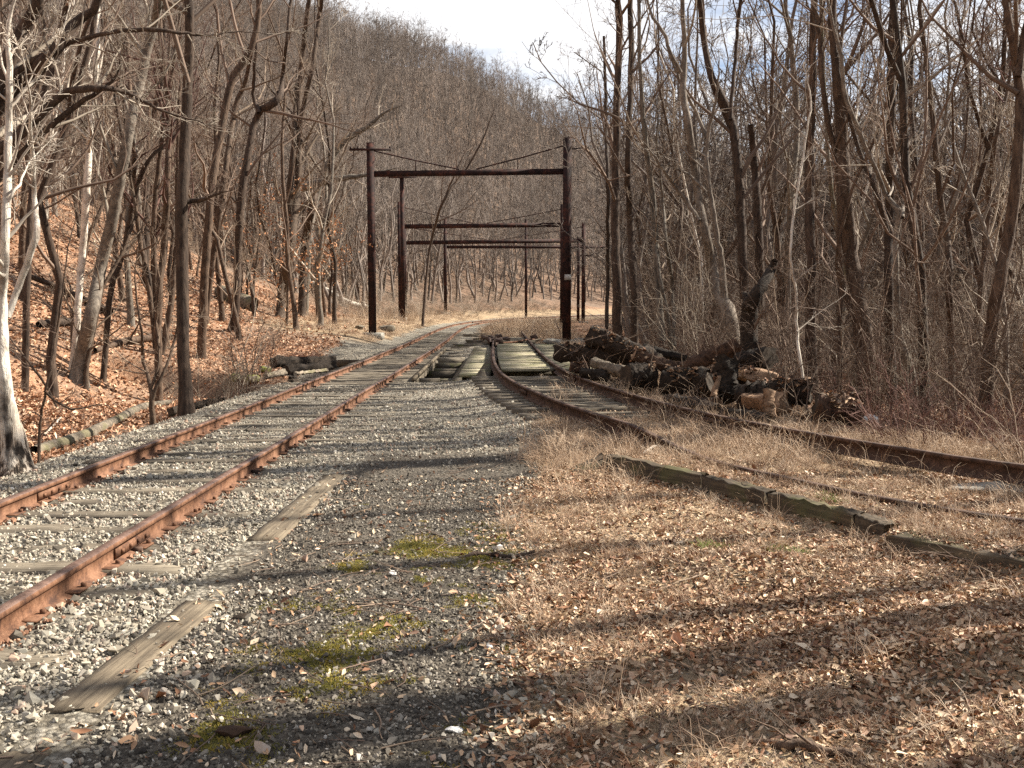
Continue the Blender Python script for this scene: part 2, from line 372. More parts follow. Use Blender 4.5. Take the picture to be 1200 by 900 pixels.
# zone weights: straw (right), leaf (woods), cinder (middle), moss; the rest is clean ballast
def zones(x, y, s):
    n = fbm(x, y, 21, 3, 1.1); n2 = fbm(x, y, 22, 3, 3.5)
    xs = np.interp(y, _sy, _sx)
    edge = np.interp(y, [0, 5, 9, 11.5, 14, 20, 24, 60], [-.05, .0, .1, .25, .55, .75, .9, 3.0])
    straw = sstep(-.35, .35, x - edge + .28 * n + .12 * n2)
    straw = np.where(y > 45, sstep(-1.5, -3.0, s + .5 * n), straw)
    straw = np.maximum(straw, sstep(1.8, 2.6, s + .3 * n) * sstep(36, 46, y) * .9)
    leafL = sstep(2.9, 3.7, s + .25 * n); leafR = sstep(3.2, 5.0, x - xs + .4 * n) * (y > 12) + sstep(7, 9, x) * (y <= 12)
    leaf = np.clip(leafL + leafR, 0, 1)
    leaf = np.maximum(leaf * (1 - .75 * sstep(36, 44, y) * (1 - sstep(6, 10, np.abs(s)))), 0)
    cin = sstep(-.45, .35, x + 1.75 + .2 * n) * (1 - sstep(10.6, 13.2, y + .8 * n)) * (1 - straw)
    cin = np.maximum(cin, .25 * sstep(-1.9, -1.5, x) * (1 - straw) * (y < 14))
    moss = .85 * sstep(.16, .55, .6 * fbm(x, y, 31, 4, 2.6) + .55 * fbm(x, y, 33, 3, 7) - .45 * np.abs((x + .55) / 1.3) ** 2 + .2) * (1 - sstep(6.6, 8.8, y)) * cin
    return straw, leaf, cin, moss
Zs = zones(GX, GY, GS)

def make_ground():
    ny, nx = GX.shape; V = np.stack([GX, GY, GZ], -1).reshape(-1, 3)
    i = np.arange(ny * nx).reshape(ny, nx)
    F = np.stack([i[:-1, :-1], i[:-1, 1:], i[1:, 1:], i[1:, :-1]], -1).reshape(-1, 4)
    m, t, b = mat('ground')
    def att(nm): n = t.nodes.new("ShaderNodeAttribute"); n.attribute_name = nm; return n.outputs['Fac']
    v = coords(t, (1, 1, 1), False); vflat = coords(t, (1, 1, .3), False)
    fine = noise(t, v, 9, 6, .7); mid = noise(t, v, 1.3, 4); tiny = noise(t, v, 55, 4, .7)
    # ballast
    bcolr = ramp(t, voro(t, v, 26), [(0, (.09, .08, .065)), (.25, (.22, .20, .165)), (.5, (.38, .35, .29)), (.75, (.47, .43, .36)), (1, (.62, .58, .50))])
    t.links.new
    bdist = voro(t, v, 26, 'Distance')
    bal = mixc(t, 1.0, bcolr, ramp(t, bdist, [(.0, (1.1, 1.1, 1.1)), (.75, (.35, .33, .3))]), 'MULTIPLY')
    cinc = ramp(t, voro(t, v, 60), [(0, (.03, .026, .021)), (.45, (.07, .06, .048)), (.8, (.13, .113, .09)), (1, (.26, .23, .19))])
    cinc = mixc(t, ramp(t, fine, [(.4, (0, 0, 0)), (.7, (.6, .6, .6))]), cinc, (.12, .098, .075))
    strw = ramp(t, noise(t, v, 38, 6, .75), [(.3, (.13, .09, .055)), (.45, (.27, .195, .12)), (.6, (.42, .32, .20)), (.75, (.56, .45, .31))])
    strw = mixc(t, ramp(t, fine, [(.35, (0, 0, 0)), (.7, (.5, .5, .5))]), strw, (.30, .20, .13))
    lf = ramp(t, voro(t, v, 13), [(0, (.10, .055, .035)), (.25, (.25, .13, .075)), (.5, (.38, .21, .12)), (.75, (.48, .30, .19)), (1, (.58, .43, .30))])
    lf = mixc(t, ramp(t, tiny, [(.35, (0, 0, 0)), (.7, (.6, .6, .6))]), lf, (.19, .10, .06))
    lf = mixc(t, ramp(t, noise(t, v, .22, 4, .6), [(.45, (0, 0, 0)), (.62, (.75, .75, .75))]), lf, (.17, .13, .10))
    ms = ramp(t, noise(t, v, 40, 4), [(.3, (.06, .055, .02)), (.55, (.15, .13, .03)), (.75, (.25, .19, .04))])
    def th(nm, k=.35): 
        a = math_(t, 'ADD', att(nm), math_(t, 'MULTIPLY', math_(t, 'SUBTRACT', fine, .5), k * 2))
        return ramp(t, a, [(.35, (0, 0, 0)), (.65, (1, 1, 1))])
    c = mixc(t, th('cinder'), bal, cinc); c = mixc(t, th('straw'), c, strw); c = mixc(t, th('leaf'), c, lf)
    c = mixc(t, th('moss', .6), c, ms)
    hl = mixc(t, ramp(t, fine, [(.35, (0, 0, 0)), (.65, (1, 1, 1))]), (.095, .072, .056), (.175, .123, .09)); c = mixc(t, math_(t, 'MULTIPLY', att('upland'), .85), c, hl)
    c = mixc(t, 1.0, c, ramp(t, mid, [(.3, (.72, .71, .7)), (.7, (1.15, 1.15, 1.15))]), 'MULTIPLY')
    t.links.new(c, b.inputs['Base Color']); b.inputs['Roughness'].default_value = .95
    hgt = math_(t, 'SUBTRACT', math_(t, 'MULTIPLY', tiny, .8), math_(t, 'MULTIPLY', bdist, .9)); bump(t, b, hgt, .9, .03)
    me = npmesh('ground', V, F, m, True)
    for nm, A in zip(('straw', 'leaf', 'cinder', 'moss'), Zs):
        a = me.attributes.new(nm, 'FLOAT', 'POINT'); a.data.foreach_set('value', A.ravel().astype(np.float32))
    a = me.attributes.new('upland', 'FLOAT', 'POINT'); a.data.foreach_set('value', np.maximum(sstep(26, 60, np.abs(GS)), .8 * sstep(68, 80, GY) * sstep(7, 11, GS)).ravel().astype(np.float32))
    o = put('ground', me); tag(o, kind='structure'); return o
make_ground()

# ------------------------------------------------------------------ rails
def sweep(name, line, prof, material, parent, mats=None, prof_idx=None):
    """line (n,3): point on top of the rail head; prof [(u,z)] closed section, z measured from the top of the head"""
    T = np.gradient(line[:, :2], axis=0); T /= np.linalg.norm(T, axis=1, keepdims=True)
    U = np.stack([T[:, 1], -T[:, 0]], 1); pr = np.array(prof); k = len(pr); n = len(line)
    V = np.zeros((n, k, 3)); V[:, :, :2] = line[:, None, :2] + U[:, None, :] * pr[None, :, 0:1]; V[:, :, 2] = line[:, None, 2] + pr[None, :, 1]
    i = np.arange(n * k).reshape(n, k); F = np.stack([i[:-1], np.roll(i[:-1], -1, 1), np.roll(i[1:], -1, 1), i[1:]], -1).reshape(-1, 4)
    mi = None
    if mats: mi = np.tile(np.array(prof_idx), n - 1)
    me = npmesh(name, V.reshape(-1, 3), F, None if mats else material, False, mats, mi)
    return put(name, me, parent)
def rail_prof(h=.165, head=.072, foot=.14):
    a = head / 2; f = foot / 2
    return [(-a, -.006), (-a * .8, 0), (a * .8, 0), (a, -.006), (a, -.036), (.010, -.048), (.010, -h + .026), (f, -h + .010), (f, -h), (-f, -h), (-f, -h + .010), (-.010, -h + .026), (-.010, -.048), (-a, -.036)]
HEAD_IDX = [1, 1, 1] + [0] * 11
RZ = .155
main_t = empty('railway_track', (-3.5, 3.0, 0), 'left railway track with bright orange rusty rails on pale gravel, curving right far off', 'railway track')
near = TRACK[(TRACK[:, 1] > -6) & (TRACK[:, 0] < 60)]
def zline(L, z): return np.concatenate([L[:, :2], np.full((len(L), 1), z)], 1)
for off in (.752, -.752):
    L = zline(offset_line(near, off), RZ); L[:, 2] += .006 * np.sin(L[:, 1] * .55 + off * 3)
    ro = sweep('rail', L, rail_prof(), None, main_t, [M['rail_rust'], M['rail_head']], HEAD_IDX)
    # joint bars with bolts, and small rail anchors against the sleepers
    for k, yj in enumerate((8.9, 19.6, 31.2, 43) if off > 0 else (6.9, 14.6, 26.4, 38)):
        xj = float(np.interp(yj, L[:, 1], L[:, 0])); b = MB()
        for sgn in (-1, 1):
            b.box((xj + sgn * .022, yj, RZ - .083), (.018, .62, .066))
            for q in (-.22, -.07, .07, .22): b.box((xj + sgn * .036, yj + q, RZ - .083), (.024, .026, .026))
        b.build('joint_bar', M['rail_rust'], ro)
    for k in range(14):
        ya = (5.0 if off > 0 else 3.6) + k * 3.1 + (k * 37 % 11) * .05; xa = float(np.interp(ya, L[:, 1], L[:, 0]))
        b = MB(); b.box((xa + .05, ya, RZ - .135), (.08, .03, .04)); b.build('rail_anchor', M['rail_old'], ro)
# sleepers of the main track
tie_me = []
for v in range(5):
    g = np.random.default_rng(50 + v); b = MB(); nx_ = 12; xs_ = np.linspace(-1.28, 1.28, nx_)
    w1 = .11 + g.normal(0, .005, nx_); w2 = .11 + g.normal(0, .005, nx_); h = g.normal(0, .004, nx_)
    V = np.concatenate([np.stack([xs_, -w1, np.full(nx_, -.16)], 1), np.stack([xs_, -w1, h], 1), np.stack([xs_, w2, h + g.normal(0, .003, nx_)], 1), np.stack([xs_, w2, np.full(nx_, -.16)], 1)])
    F = []
    for i in range(nx_ - 1):
        for r_ in range(3): F.append([r_ * nx_ + i, r_ * nx_ + i + 1, (r_ + 1) * nx_ + i + 1, (r_ + 1) * nx_ + i])
    F.append([0, nx_, 2 * nx_, 3 * nx_]); F.append([nx_ - 1, 4 * nx_ - 1, 3 * nx_ - 1, 2 * nx_ - 1])
    b.add(V, F); tie_me.append(b.mesh('sleeper', M['tie']))
y = 1.5; k = 0; TIES = []
while y < 62:
    step = .40 if 21.5 < y < 37 else .56
    x = float(np.interp(y, TRACK[:, 1], TRACK[:, 0])); z = .010 + .010 * math.sin(k * 2.3); TIES.append(y) if not 21.5 < y < 37 else .02
    o = put('sleeper', tie_me[k % 5], main_t); o.matrix_parent_inverse = parent_matrix(main_t).inverted()
    sx = 1.0
    if 12.5 < y < 21.5: sx = 1.18      # longer sleepers whose ends show in the gravel
    o.location = (x + (.12 if sx > 1 else rnd.uniform(-.04, .04)), y, z); o.rotation_euler = (0, 0, rnd.uniform(-.03, .03)); o.scale = (sx, 1.0 if step > .5 else 1.3, 1)
    y += step * rnd.uniform(.9, 1.1); k += 1

# tie plates with spikes where each rail crosses a near sleeper
RAILS = [o for o in main_t.children if o.name.startswith('rail')]
for ty in [q for q in TIES if q < 15]:
    for k, ro in enumerate(RAILS):
        xr = float(np.interp(ty, TRACK[:, 1], TRACK[:, 0])) + (-.752 if k == 0 else .752)
        b = MB(); b.box((xr, ty, .020), (.20, .16, .012), None, jit=.001)
        for sx_ in (-.07, .07): b.box((xr + sx_, ty + (.05 if sx_ > 0 else -.05), .034), (.03, .022, .03))
        b.build('tie_plate', M['rail_rust'], ro)
# the siding
side_t = empty('railway_siding', (2.0, 15, .1), 'dark brown rusty railway siding curving right through straw past the log pile', 'railway track')
SLc = SL.copy()
def side_line(L, y0, left):
    L = L[(L[:, 1] < y0)]; z = np.full(len(L), SIDE_Z)
    if left: z = SIDE_Z - .21 * sstep(12.6, 10.3, L[:, 1])
    return np.concatenate([L[:, :2], z[:, None]], 1)
pr2 = rail_prof(.185, .074, .14)
rl = sweep('rail', side_line(SL, 42.0, True), pr2, M['rail_old'], side_t)
rr_o = sweep('rail', side_line(SR, 66.0, False), pr2, M['rail_old'], side_t)
for L, r_, ys in ((side_line(SL, 42, True), rl, (17.6, 27)), (side_line(SR, 60, False), rr_o, (13.1, 20.8, 33))):
    for yj in ys:
        i = int(np.argmin(np.abs(L[:, 1] - yj))); d = L[i + 1] - L[i - 1]; ang = math.atan2(d[1], d[0]); b = MB()
        for sgn in (-1, 1):
            off = Vector((-math.sin(ang), math.cos(ang), 0)) * sgn * .028
            b.box((L[i][0] + off.x, L[i][1] + off.y, SIDE_Z - .09), (.6, .024, .07), Euler((0, 0, ang)))
        b.build('joint_bar', M['rail_old'], r_)
# sleepers of the siding (bare ones between the straw), longer switch timbers near the bridge
side_pts = SC[(SC[:, 1] < 23) & (SC[:, 1] > 14.3)]
dd = np.concatenate([[0], np.cumsum(np.linalg.norm(np.diff(side_pts, axis=0), axis=1))])
q = .2; k = 0
while q < dd[-1]:
    x = float(np.interp(q, dd, side_pts[:, 0])); y = float(np.interp(q, dd, side_pts[:, 1]))
    i = min(len(side_pts) - 2, int(np.searchsorted(dd, q))); d = side_pts[i + 1] - side_pts[max(0, i - 1)]; ang = math.atan2(d[1], d[0])
    o = put('sleeper', tie_me[(k * 3) % 5], side_t); o.matrix_parent_inverse = parent_matrix(side_t).inverted()
    zz = .125 if 15.3 < y else .085
    o.location = (x - .1, y, zz + .01 * math.sin(k)); o.rotation_euler = (0, 0, (ang + R(90)) * .6 + rnd.uniform(-.05, .05)); q += .52 * rnd.uniform(.85, 1.2); k += 1

# ------------------------------------------------------------------ timber bridge over the creek: every board is a piece
bridge = empty('timber_bridge', (-.5, 22.4, -.2), 'low weathered timber bridge deck under both tracks with a dark open gap between them', 'bridge')
def plank(name, x0, x1, y, wd, th, z, m, jit=.006, rz=0.0):
    b = MB(); c = ((x0 + x1) / 2, y, z - th / 2); b.box(c, (x1 - x0, wd, th), Euler((rnd.gauss(0, .004), rnd.gauss(0, .004), rz + rnd.gauss(0, .008))), jit=jit)
    return b.build(name, m, bridge)
y = 24.2
while y < 39.5:                       # boards of the siding deck
    xl = float(np.interp(y, _sy, _sx)); wd = .22 * rnd.uniform(.9, 1.1)
    plank('deck_plank', xl - .60, xl + .70, y, wd - .02, .07, .205 + rnd.uniform(-.008, .008), M['plank'])
    plank('deck_plank', xl + .82, xl + 1.75, y, wd - .02, .07, .185 + rnd.uniform(-.01, .01), M['plank'])
    y += wd
y = 23.7
while y < 38.5:                       # walkway left of the siding
    wd = .24 * rnd.uniform(.9, 1.12); xl = float(np.interp(y, [23.7, 38.5], [-1.30, -1.5])); plank('walkway_plank', xl, xl + .66 + rnd.uniform(-.02, .02), y, wd - .018, .07, .10 + rnd.uniform(-.01, .01), M['plank']); y += wd
for x, wd, z in ((-.62, .3, .13), (1.35, .3, .11), (-.25, .25, .10)): 
    b = MB(); b.beam((x - .1, 22.2, z - .17), (x + .1, 39.5, z - .17), wd, .3); b.build('girder', M['dark_timber'], bridge)
for x in (-4.4, -2.85): b = MB(); b.beam((x, 21.8, -.32), (x - .1, 36.8, -.32), .35, .36); b.build('girder', M['dark_timber'], bridge)
for x in (-1.42,): b = MB(); b.beam((x + .1, 22.5, -.12), (x - .05, 39, -.12), .22, .3); b.build('girder', M['dark_timber'], bridge)
b = MB(); b.beam((-2.30, 22.4, .07), (-2.62, 38, .07), .09, .09); b.build('guard_timber', M['board'], bridge)
for k, (y, x0, x1, z, wd) in enumerate(((23.3, -2.25, -1.75, .02, .3), (25.6, -2.15, -1.45, -.18, .5), (27.6, -2.5, -1.5, -.1, .22), (28.9, -2.4, -1.5, -.12, .3), (30.3, -2.5, -1.6, -.03, .25), (31.5, -2.4, -1.55, .05, .28), (33.2, -2.6, -1.7, .06, .25), (35.0, -2.3, -1.5, .05, .3), (37.4, -2.8, -1.9, .06, .25), (39.6, -2.5, -1.3, .07, .25), (42.5, -2.6, -1.6, .07, .25))):
    plank('cross_timber', x0, x1, y, wd, .22, z, M['dark_timber'] if z < 0 else M['tie'], .012, rnd.uniform(-.08, .08))
b = MB(); b.beam((-6.0, 22.4, -.17), (3.1, 22.4, -.17), .2, .22); b.beam((-6.0, 22.42, -.45), (3.1, 22.42, -.45), .22, .3); b.beam((-6.0, 22.44, -.8), (3.1, 22.44, -.8), .22, .3); b.build('abutment_timber', M['dark_timber'], bridge)
b = MB(); b.beam((-6.0, 31.7, -.12), (2.9, 31.7, -.12), .2, .22); b.beam((-6.0, 31.66, -.5), (2.9, 31.66, -.5), .22, .45); b.beam((-6.0, 31.64, -.95), (2.9, 31.64, -.95), .22, .4); b.build('abutment_timber', M['dark_timber'], bridge)
for k in range(9):                    # loose broken sleepers beyond the deck
    y = 41 + k * 1.9; x = -1.2 + rnd.uniform(-.5, .9) - k * .08
    b = MB(); b.box((x, y, .06), (rnd.uniform(1.0, 2.0), .22, .14), Euler((0, rnd.uniform(-.05, .05), rnd.uniform(-.25, .2))), jit=.01)
    o = b.build('loose_sleeper', M['tie' if k % 2 else 'dark_timber']); tag(o, 'broken old sleeper lying loose in the gravel between the tracks beyond the bridge', 'sleeper', 'loose sleepers beyond the bridge')
# bent remains of the old switch at the far end of the deck
sw = empty('broken_switch', (-.6, 40.5, .2), 'tangle of bent dark switch rails at the far end of the timber deck', 'rail switch')
def bar(name, pts, wd, hh, m, parent):
    P = smooth_line(pts, .25, 3); return sweep(name, P, [(-wd / 2, 0), (wd / 2, 0), (wd / 2, -hh), (-wd / 2, -hh)], m, parent)
bar('switch_rail', [(-.85, 38.2, .33), (-.95, 41, .40), (-1.15, 44, .34), (-1.5, 48, .30)], .08, .18, M['rail_old'], sw)
bar('switch_rail', [(-.70, 38.4, .30), (-.45, 40.2, .26), (-.9, 42.4, .42), (-1.0, 45.5, .28)], .08, .15, M['rail_old'], sw)
bar('stretcher_bar', [(-.75, 39.6, .25), (.1, 40.4, .28), (.75, 41.8, .33), (1.35, 42.6, .28)], .07, .07, M['rail_rust'], sw)
bar('stretcher_bar', [(-.55, 40.6, .32), (.4, 41.3, .22), (1.3, 41.9, .35)], .06, .06, M['tie'], sw)
for x, y in ((-.5, 39.3), (-.8, 40.6), (-.95, 43.0), (-.3, 41.4), (-.62, 45), (1.0, 44)):
    b = MB(); b.box((x, y, .27), (.28, .3, .26), Euler((.2, .3, x * 3)), jit=.02); b.build('tie_plate', M['rail_old'], sw)
for k in range(7):
    y = 41.4 + k * .95; x = float(np.interp(y, _sy, _sx)); b = MB(); b.box((x - .1, y, .14), (2.3 - k * .08, .22, .14), Euler((0, 0, rnd.uniform(-.06, .06))), jit=.01); b.build('switch_timber', M['tie'], sw)

# ------------------------------------------------------------------ boards, kerb and slabs in the foreground
def slab(name, p0, p1, wd, th, m, label, cat, seed=0, jag=.02, group=None, n=14, zadd=0):
    """a long weathered timber with an uneven top and broken ends"""
    p0 = np.array(p0, float); p1 = np.array(p1, float); g = np.random.default_rng(seed); d = p1 - p0; L = np.linalg.norm(d); d /= L
    u = np.array([d[1], -d[0], 0]); u /= np.linalg.norm(u); t = np.linspace(0, L, n); nw = 5; V = []
    for r_ in range(nw + 2):
        f = np.clip((r_ - 1) / (nw - 1), 0, 1) - .5
        tt = t.copy(); tt[0] += g.uniform(0, jag * 3); tt[-1] -= g.uniform(0, jag * 3)
        zz = g.normal(0, th * .035, n) + (-th if r_ in (0, nw + 1) else 0)
        P = p0[None] + tt[:, None] * d[None] + u[None] * (f * wd + g.normal(0, jag * .25, n))[:, None]; P[:, 2] += zz; V.append(P)
    V = np.concatenate(V); F = []
    for r_ in range(nw + 1):
        for i in range(n - 1): F.append([r_ * n + i, r_ * n + i + 1, (r_ + 1) * n + i + 1, (r_ + 1) * n + i])
    F3 = []
    for e in (0, n - 1):
        for r_ in range(1, nw + 1): F3.append([e, r_ * n + e, (r_ + 1) * n + e])
    b = MB(); c0 = (p0 + p1) / 2; ang = math.atan2(d[1], d[0])
    V = (V - c0) @ np.array(Euler((0, 0, -ang)).to_matrix()).T
    b.add(V, F, F3); me = b.mesh(name, m); o = put(name, me, None, tuple(c0)); o.rotation_euler = (0, 0, ang); return tag(o, label, cat, group)
def gz(x, y, a): return (x, y, float(H(x, y)) + a)
slab('timber_board', gz(-1.96, 4.12, .016), gz(-1.86, 5.75, .014), .23, .06, M['board'], 'flat weathered grey board set in the gravel, cracked across, nearest the bottom left', 'board', 1)
slab('timber_board', gz(-1.90, 7.25, .014), gz(-1.86, 10.1, .014), .25, .06, M['board'], 'flat weathered board in the gravel farther along, ending beside yellow moss', 'board', 2)
slab('timber_board', gz(-2.0, 3.2, .006), gz(-1.98, 3.80, .006), .24, .06, M['board'], 'short board end half buried in dark cinders at the bottom left edge', 'board', 3)
kl = ['raised arched end piece of the kerb timber standing in tall straw', 'mossy kerb timber behind leaf litter, second piece from the arched end', 'long kerb timber with lit top edge along the straw bank', 'sunken kerb timber half hidden under grass', 'broken kerb timber with a square dark end above red leaves', 'wide flat weathered kerb timber at the right edge']
KP = [(.55, 10.35, .05), tuple(KERB[1]), tuple(KERB[2]), tuple(KERB[3]), tuple(KERB[5]), tuple(KERB[6])]
kp = [onz(664, 546, .08), onz(712, 532, .17), onz(778, 544, .125), onz(828, 557, .115), onz(905, 576, .115), onz(1008, 602, .11), onz(1046, 615, .105)]
for k in range(5):
    a, b_ = kp[[0, 1, 3, 4, 5][k]], kp[[1, 3, 4, 5, 6][k]]
    if k == 0: a = a - np.array([0, 0, .10])
    slab('kerb_timber', a, b_, .15 if k else .2, .30, M['kerb'], kl[k], 'timber', 10 + k, .012)
a = onz(1052, 623, .075); e = onz(1400, 690, .07)
slab('kerb_timber', a, e, .36, .16, M['kerb'], kl[5], 'timber', 17, .02)

# ------------------------------------------------------------------ rocks
def rock_mesh(name, size, seed, m, flat=.6, n=3):
    import bmesh
    bm = bmesh.new(); bmesh.ops.create_icosphere(bm, subdivisions=n, radius=1); g = np.random.default_rng(seed)
    co = np.array([v.co[:] for v in bm.verts]); f = np.ones(len(co))
    for _ in range(9):                 # planar chops make facets
        d = g.normal(size=3); d /= np.linalg.norm(d); h = g.uniform(.55, .85); pr = co @ d; k = pr > h; co[k] -= d * (pr[k] - h)[:, None]
    co += .05 * np.sin(co @ g.normal(size=(3, 3)) * 3)
    co *= np.array([size[0], size[1], size[2]]) / 2
    for v, c in zip(bm.verts, co): v.co = c
    me = bpy.data.meshes.new(name); bm.to_mesh(me); bm.free(); me.materials.append(m); return me
def rock(px, py, size, seed, m, label, z=None, rz=0, name='rock', zoff=0, d=None):
    p = hit(px, py) if d is None else at(px, py, d); o = put(name, rock_mesh(name, size, seed, m), None, (p[0], p[1], float(H(p[0], p[1])) + size[2] * .28 + zoff)); o.rotation_euler = (0, 0, rz); return tag(o, label, 'rock')
rock(293, 452, (.75, .6, .42), 1, M['rock_moss'], 'mossy angular rock beside the left rail near the stacked timbers', rz=.4)
rock(277, 447, (.5, .4, .36), 2, M['rock_moss'], 'smaller dark rock leaning beside the mossy one', rz=1.4)
rock(312, 436, (.5, .45, .3), 3, M['rock_moss'], 'brown rock between the mossy rock and the stacked timbers')
rock(452, 388, (1.1, .8, .5), 4, M['log_grey'], 'grey boulder at the foot of the near left gantry post', rz=.3)
rock(422, 386, (.6, .6, .3), 5, M['log_grey'], 'low grey rock left of the near left gantry post')
rock(1182, 577, (1.1, .42, .16), 6, M['rock'], 'flat pale slab of stone at the right edge below the rail', rz=-.15, name='stone_slab')
rock(1158, 562, (.42, .3, .2), 7, M['rock'], 'rounded grey stone just left of the flat slab')
rock(1020, 500, (.26, .22, .24), 8, M['rock_white'], 'small white stone at the right end of the log pile')
rock(460, 676, (.055, .05, .045), 9, M['rock_white'], 'small white pebble alone on the dark mossy ground')
rock(573, 761, (.05, .045, .03), 10, M['rock_white'], 'tiny white pebble right of the moss patches')
rock(284, 727, (.13, .08, .05), 11, M['cut_dark'], 'dark flat stone among the pale gravel left of centre')
rock(275, 862, (.17, .1, .05), 12, M['log_brown'], 'brown flat stone in shade at the bottom left')
rock(532, 862, (.08, .06, .03), 13, M['rock_white'], 'white stone on dark cinders at the bottom centre')
rock(648, 398, (1.0, .7, .4), 14, M['rock'], 'grey rock left of the foot of the right gantry post', d=44)
rock(680, 398, (.9, .7, .45), 15, M['rock'], 'grey rock right of the foot of the right gantry post', d=44)

# ------------------------------------------------------------------ catenary gantries
def post_mb(x, y, z0, z1, wd):
    b = MB(); h = z1 - z0; zc = (z0 + z1) / 2
    b.box((x, y - wd * .42, zc), (wd, .022, h)); b.box((x, y + wd * .42, zc), (wd, .022, h)); b.box((x, y, zc - .01), (.02, wd * .82, h - .02))
    b.box((x, y, z1 + .012), (wd * 1.02, wd * .9, .02))
    k = z0 + .4
    while k < z1 - .2: b.box((x + wd * .3, y, k), (.012, wd * .8, .05)); b.box((x - wd * .3, y, k), (.012, wd * .8, .05)); k += .6
    return b
def gantry(lab, L, Rr, beam_py, d, rods=True, arm=None, strut=(.22, .76), beam_h=.26, over=0.0):
    """L, Rr: (px, top_py, depth, width m) of the two posts, or None for one outside the picture"""
    root = None; tops = []
    for P in (L, Rr):
        p = at(P[0], P[1], P[2]); gzz = float(H(p[0], p[1])); tops.append((p, gzz, P[3]))
    root = empty('catenary_gantry', (tops[0][0][0], tops[0][0][1], tops[0][1]), lab, 'gantry', 'rusty catenary gantries over the railway')
    for p, g, wd in tops:
        post_mb(p[0], p[1], g - .3, p[2], wd).build('post', M['steel_pole'], root)
        b = MB(); b.box((p[0], p[1], g + .02), (.95, .95, .3), None, jit=.03); b.build('footing', M['rock'], root)
    a, c = tops[0][0], tops[1][0]
    za = at(L[0], beam_py[0], a[1])[2]; zb = at(Rr[0], beam_py[1], c[1])[2]
    A = np.array([a[0] + L[3] * .5, a[1], za]); B_ = np.array([c[0] - Rr[3] * .5 + over, c[1], zb]); b = MB(); mid = .18
    for dy in (-.09, .09): b.beam(A + [0, dy, 0], B_ + [0, dy, 0], .02, beam_h)
    b.beam(A + [0, 0, beam_h / 2 - .012], B_ + [0, 0, beam_h / 2 - .012], .16, .02); b.beam(A - [0, 0, beam_h / 2 - .012], B_ - [0, 0, beam_h / 2 - .012], .16, .02)
    b.build('beam', M['steel_pole'], root)
    if rods:
        rr_ = .035; top_l = a[2] - .35; top_r = c[2] - .35
        m1 = A + (B_ - A) * .45 + [0, 0, beam_h / 2 + .04]; m2 = A + (B_ - A) * .54 + [0, 0, beam_h / 2 + .04]
        pl = np.array([A[0], A[1], top_l]); pr_ = np.array([B_[0] - over, B_[1], top_r])
        for p, q_ in ((pl, m1), (pr_, m2)):
            P = np.stack([p, (p + q_) / 2 - [0, 0, .03], q_])[None]; V, F = tubes([(P, np.full((1, 3), rr_), 5)]); put('tie_rod', npmesh('tie_rod', V, F, M['steel_pole']), root)
        for f in strut:
            q_ = A + (B_ - A) * f; side = pl + (m1 - pl) * (f / .45) if f < .45 else m2 + (pr_ - m2) * ((f - .54) / .46)
            b = MB(); b.beam(q_ + [0, 0, beam_h / 2], (q_[0], q_[1], side[2]), .05, .05); b.build('strut', M['steel_pole'], root)
    if arm:
        b = MB(); z = a[2] - .32; b.beam((a[0] - arm[0], a[1] - .22, z), (a[0] + arm[1], a[1] - .22, z), .09, .10)
        for q_ in (-arm[0] + .06, -arm[0] * .6, arm[1] - .06): b.box((a[0] + q_, a[1] - .22, z + .09), (.07, .07, .10))
        b.build('cross_arm', M['steel_pole'], root)
    return root, tops
g1, t1 = gantry('nearest and tallest rusty gantry over both tracks, with a cross arm on its left post', (434, 168, 46, .33), (665, 162, 46, .39), (204, 201), 46, arm=(.95, 1.0))
p = t1[1][0]; b = MB(); b.box((p[0] + .03, p[1] - .20, at(665, 325, 46)[2]), (.3, .012, .26)); b.build('number_plate', M['plate'], g1)
b = MB(); b.beam((p[0] + .2, p[1], p[2] - .5), (p[0] + 1.0, p[1], p[2] - .42), .05, .05); b.build('bracket', M['steel_pole'], g1)
gantry('second rusty gantry down the line, framed by the nearest one', (467.8, 237, 77, .26), (659.5, 240, 77, .36), (265.5, 263.5), 77, strut=(.25, .73), beam_h=.34)
gantry('third rusty gantry, its beam just under the second one', (474, 262, 96, .30), (684, 262, 99, .36), (284.5, 282), 96, strut=(.3,), beam_h=.38)
gantry('farthest rusty gantry, its thin beam reaching past the right post', (521.5, 256, 108, .34), (722, 262, 112, .34), (289.5, 289.5), 108, rods=False, beam_h=.32)
def pole(px, top, d, wd, lab, arm=None, z=None, arm_right=0):
    p = at(px, top, d); g = float(H(p[0], p[1])); r_ = empty('utility_pole', (p[0], p[1], g), lab, 'pole')
    post_mb(p[0], p[1], g - .3, p[2], wd).build('post', M['steel_pole'], r_)
    if arm: b = MB(); b.beam((p[0] - arm[0], p[1] - .2, p[2] - .08), (p[0] + arm[1], p[1] - .2, p[2] - .08), .1, .1); b.build('cross_arm', M['steel_pole'], r_)
    if arm_right: b = MB(); b.beam((p[0], p[1], p[2] - 2.4), (p[0] + arm_right, p[1], p[2] - 2.4), .22, .2); b.build('bracket', M['steel_pole'], r_)
pole(471, 207, 75, .30, 'tall dark pole with a thin cross arm just right of the near left gantry post', (1.0, 1.1))
pole(616.5, 257, 122, .34, 'lone thin dark pole far off between the gantry posts, at the foot of the slope')
pole(678, 273, 104, .30, 'short dark pole right behind the right gantry post, with a stub bracket', None, None, 1.6)

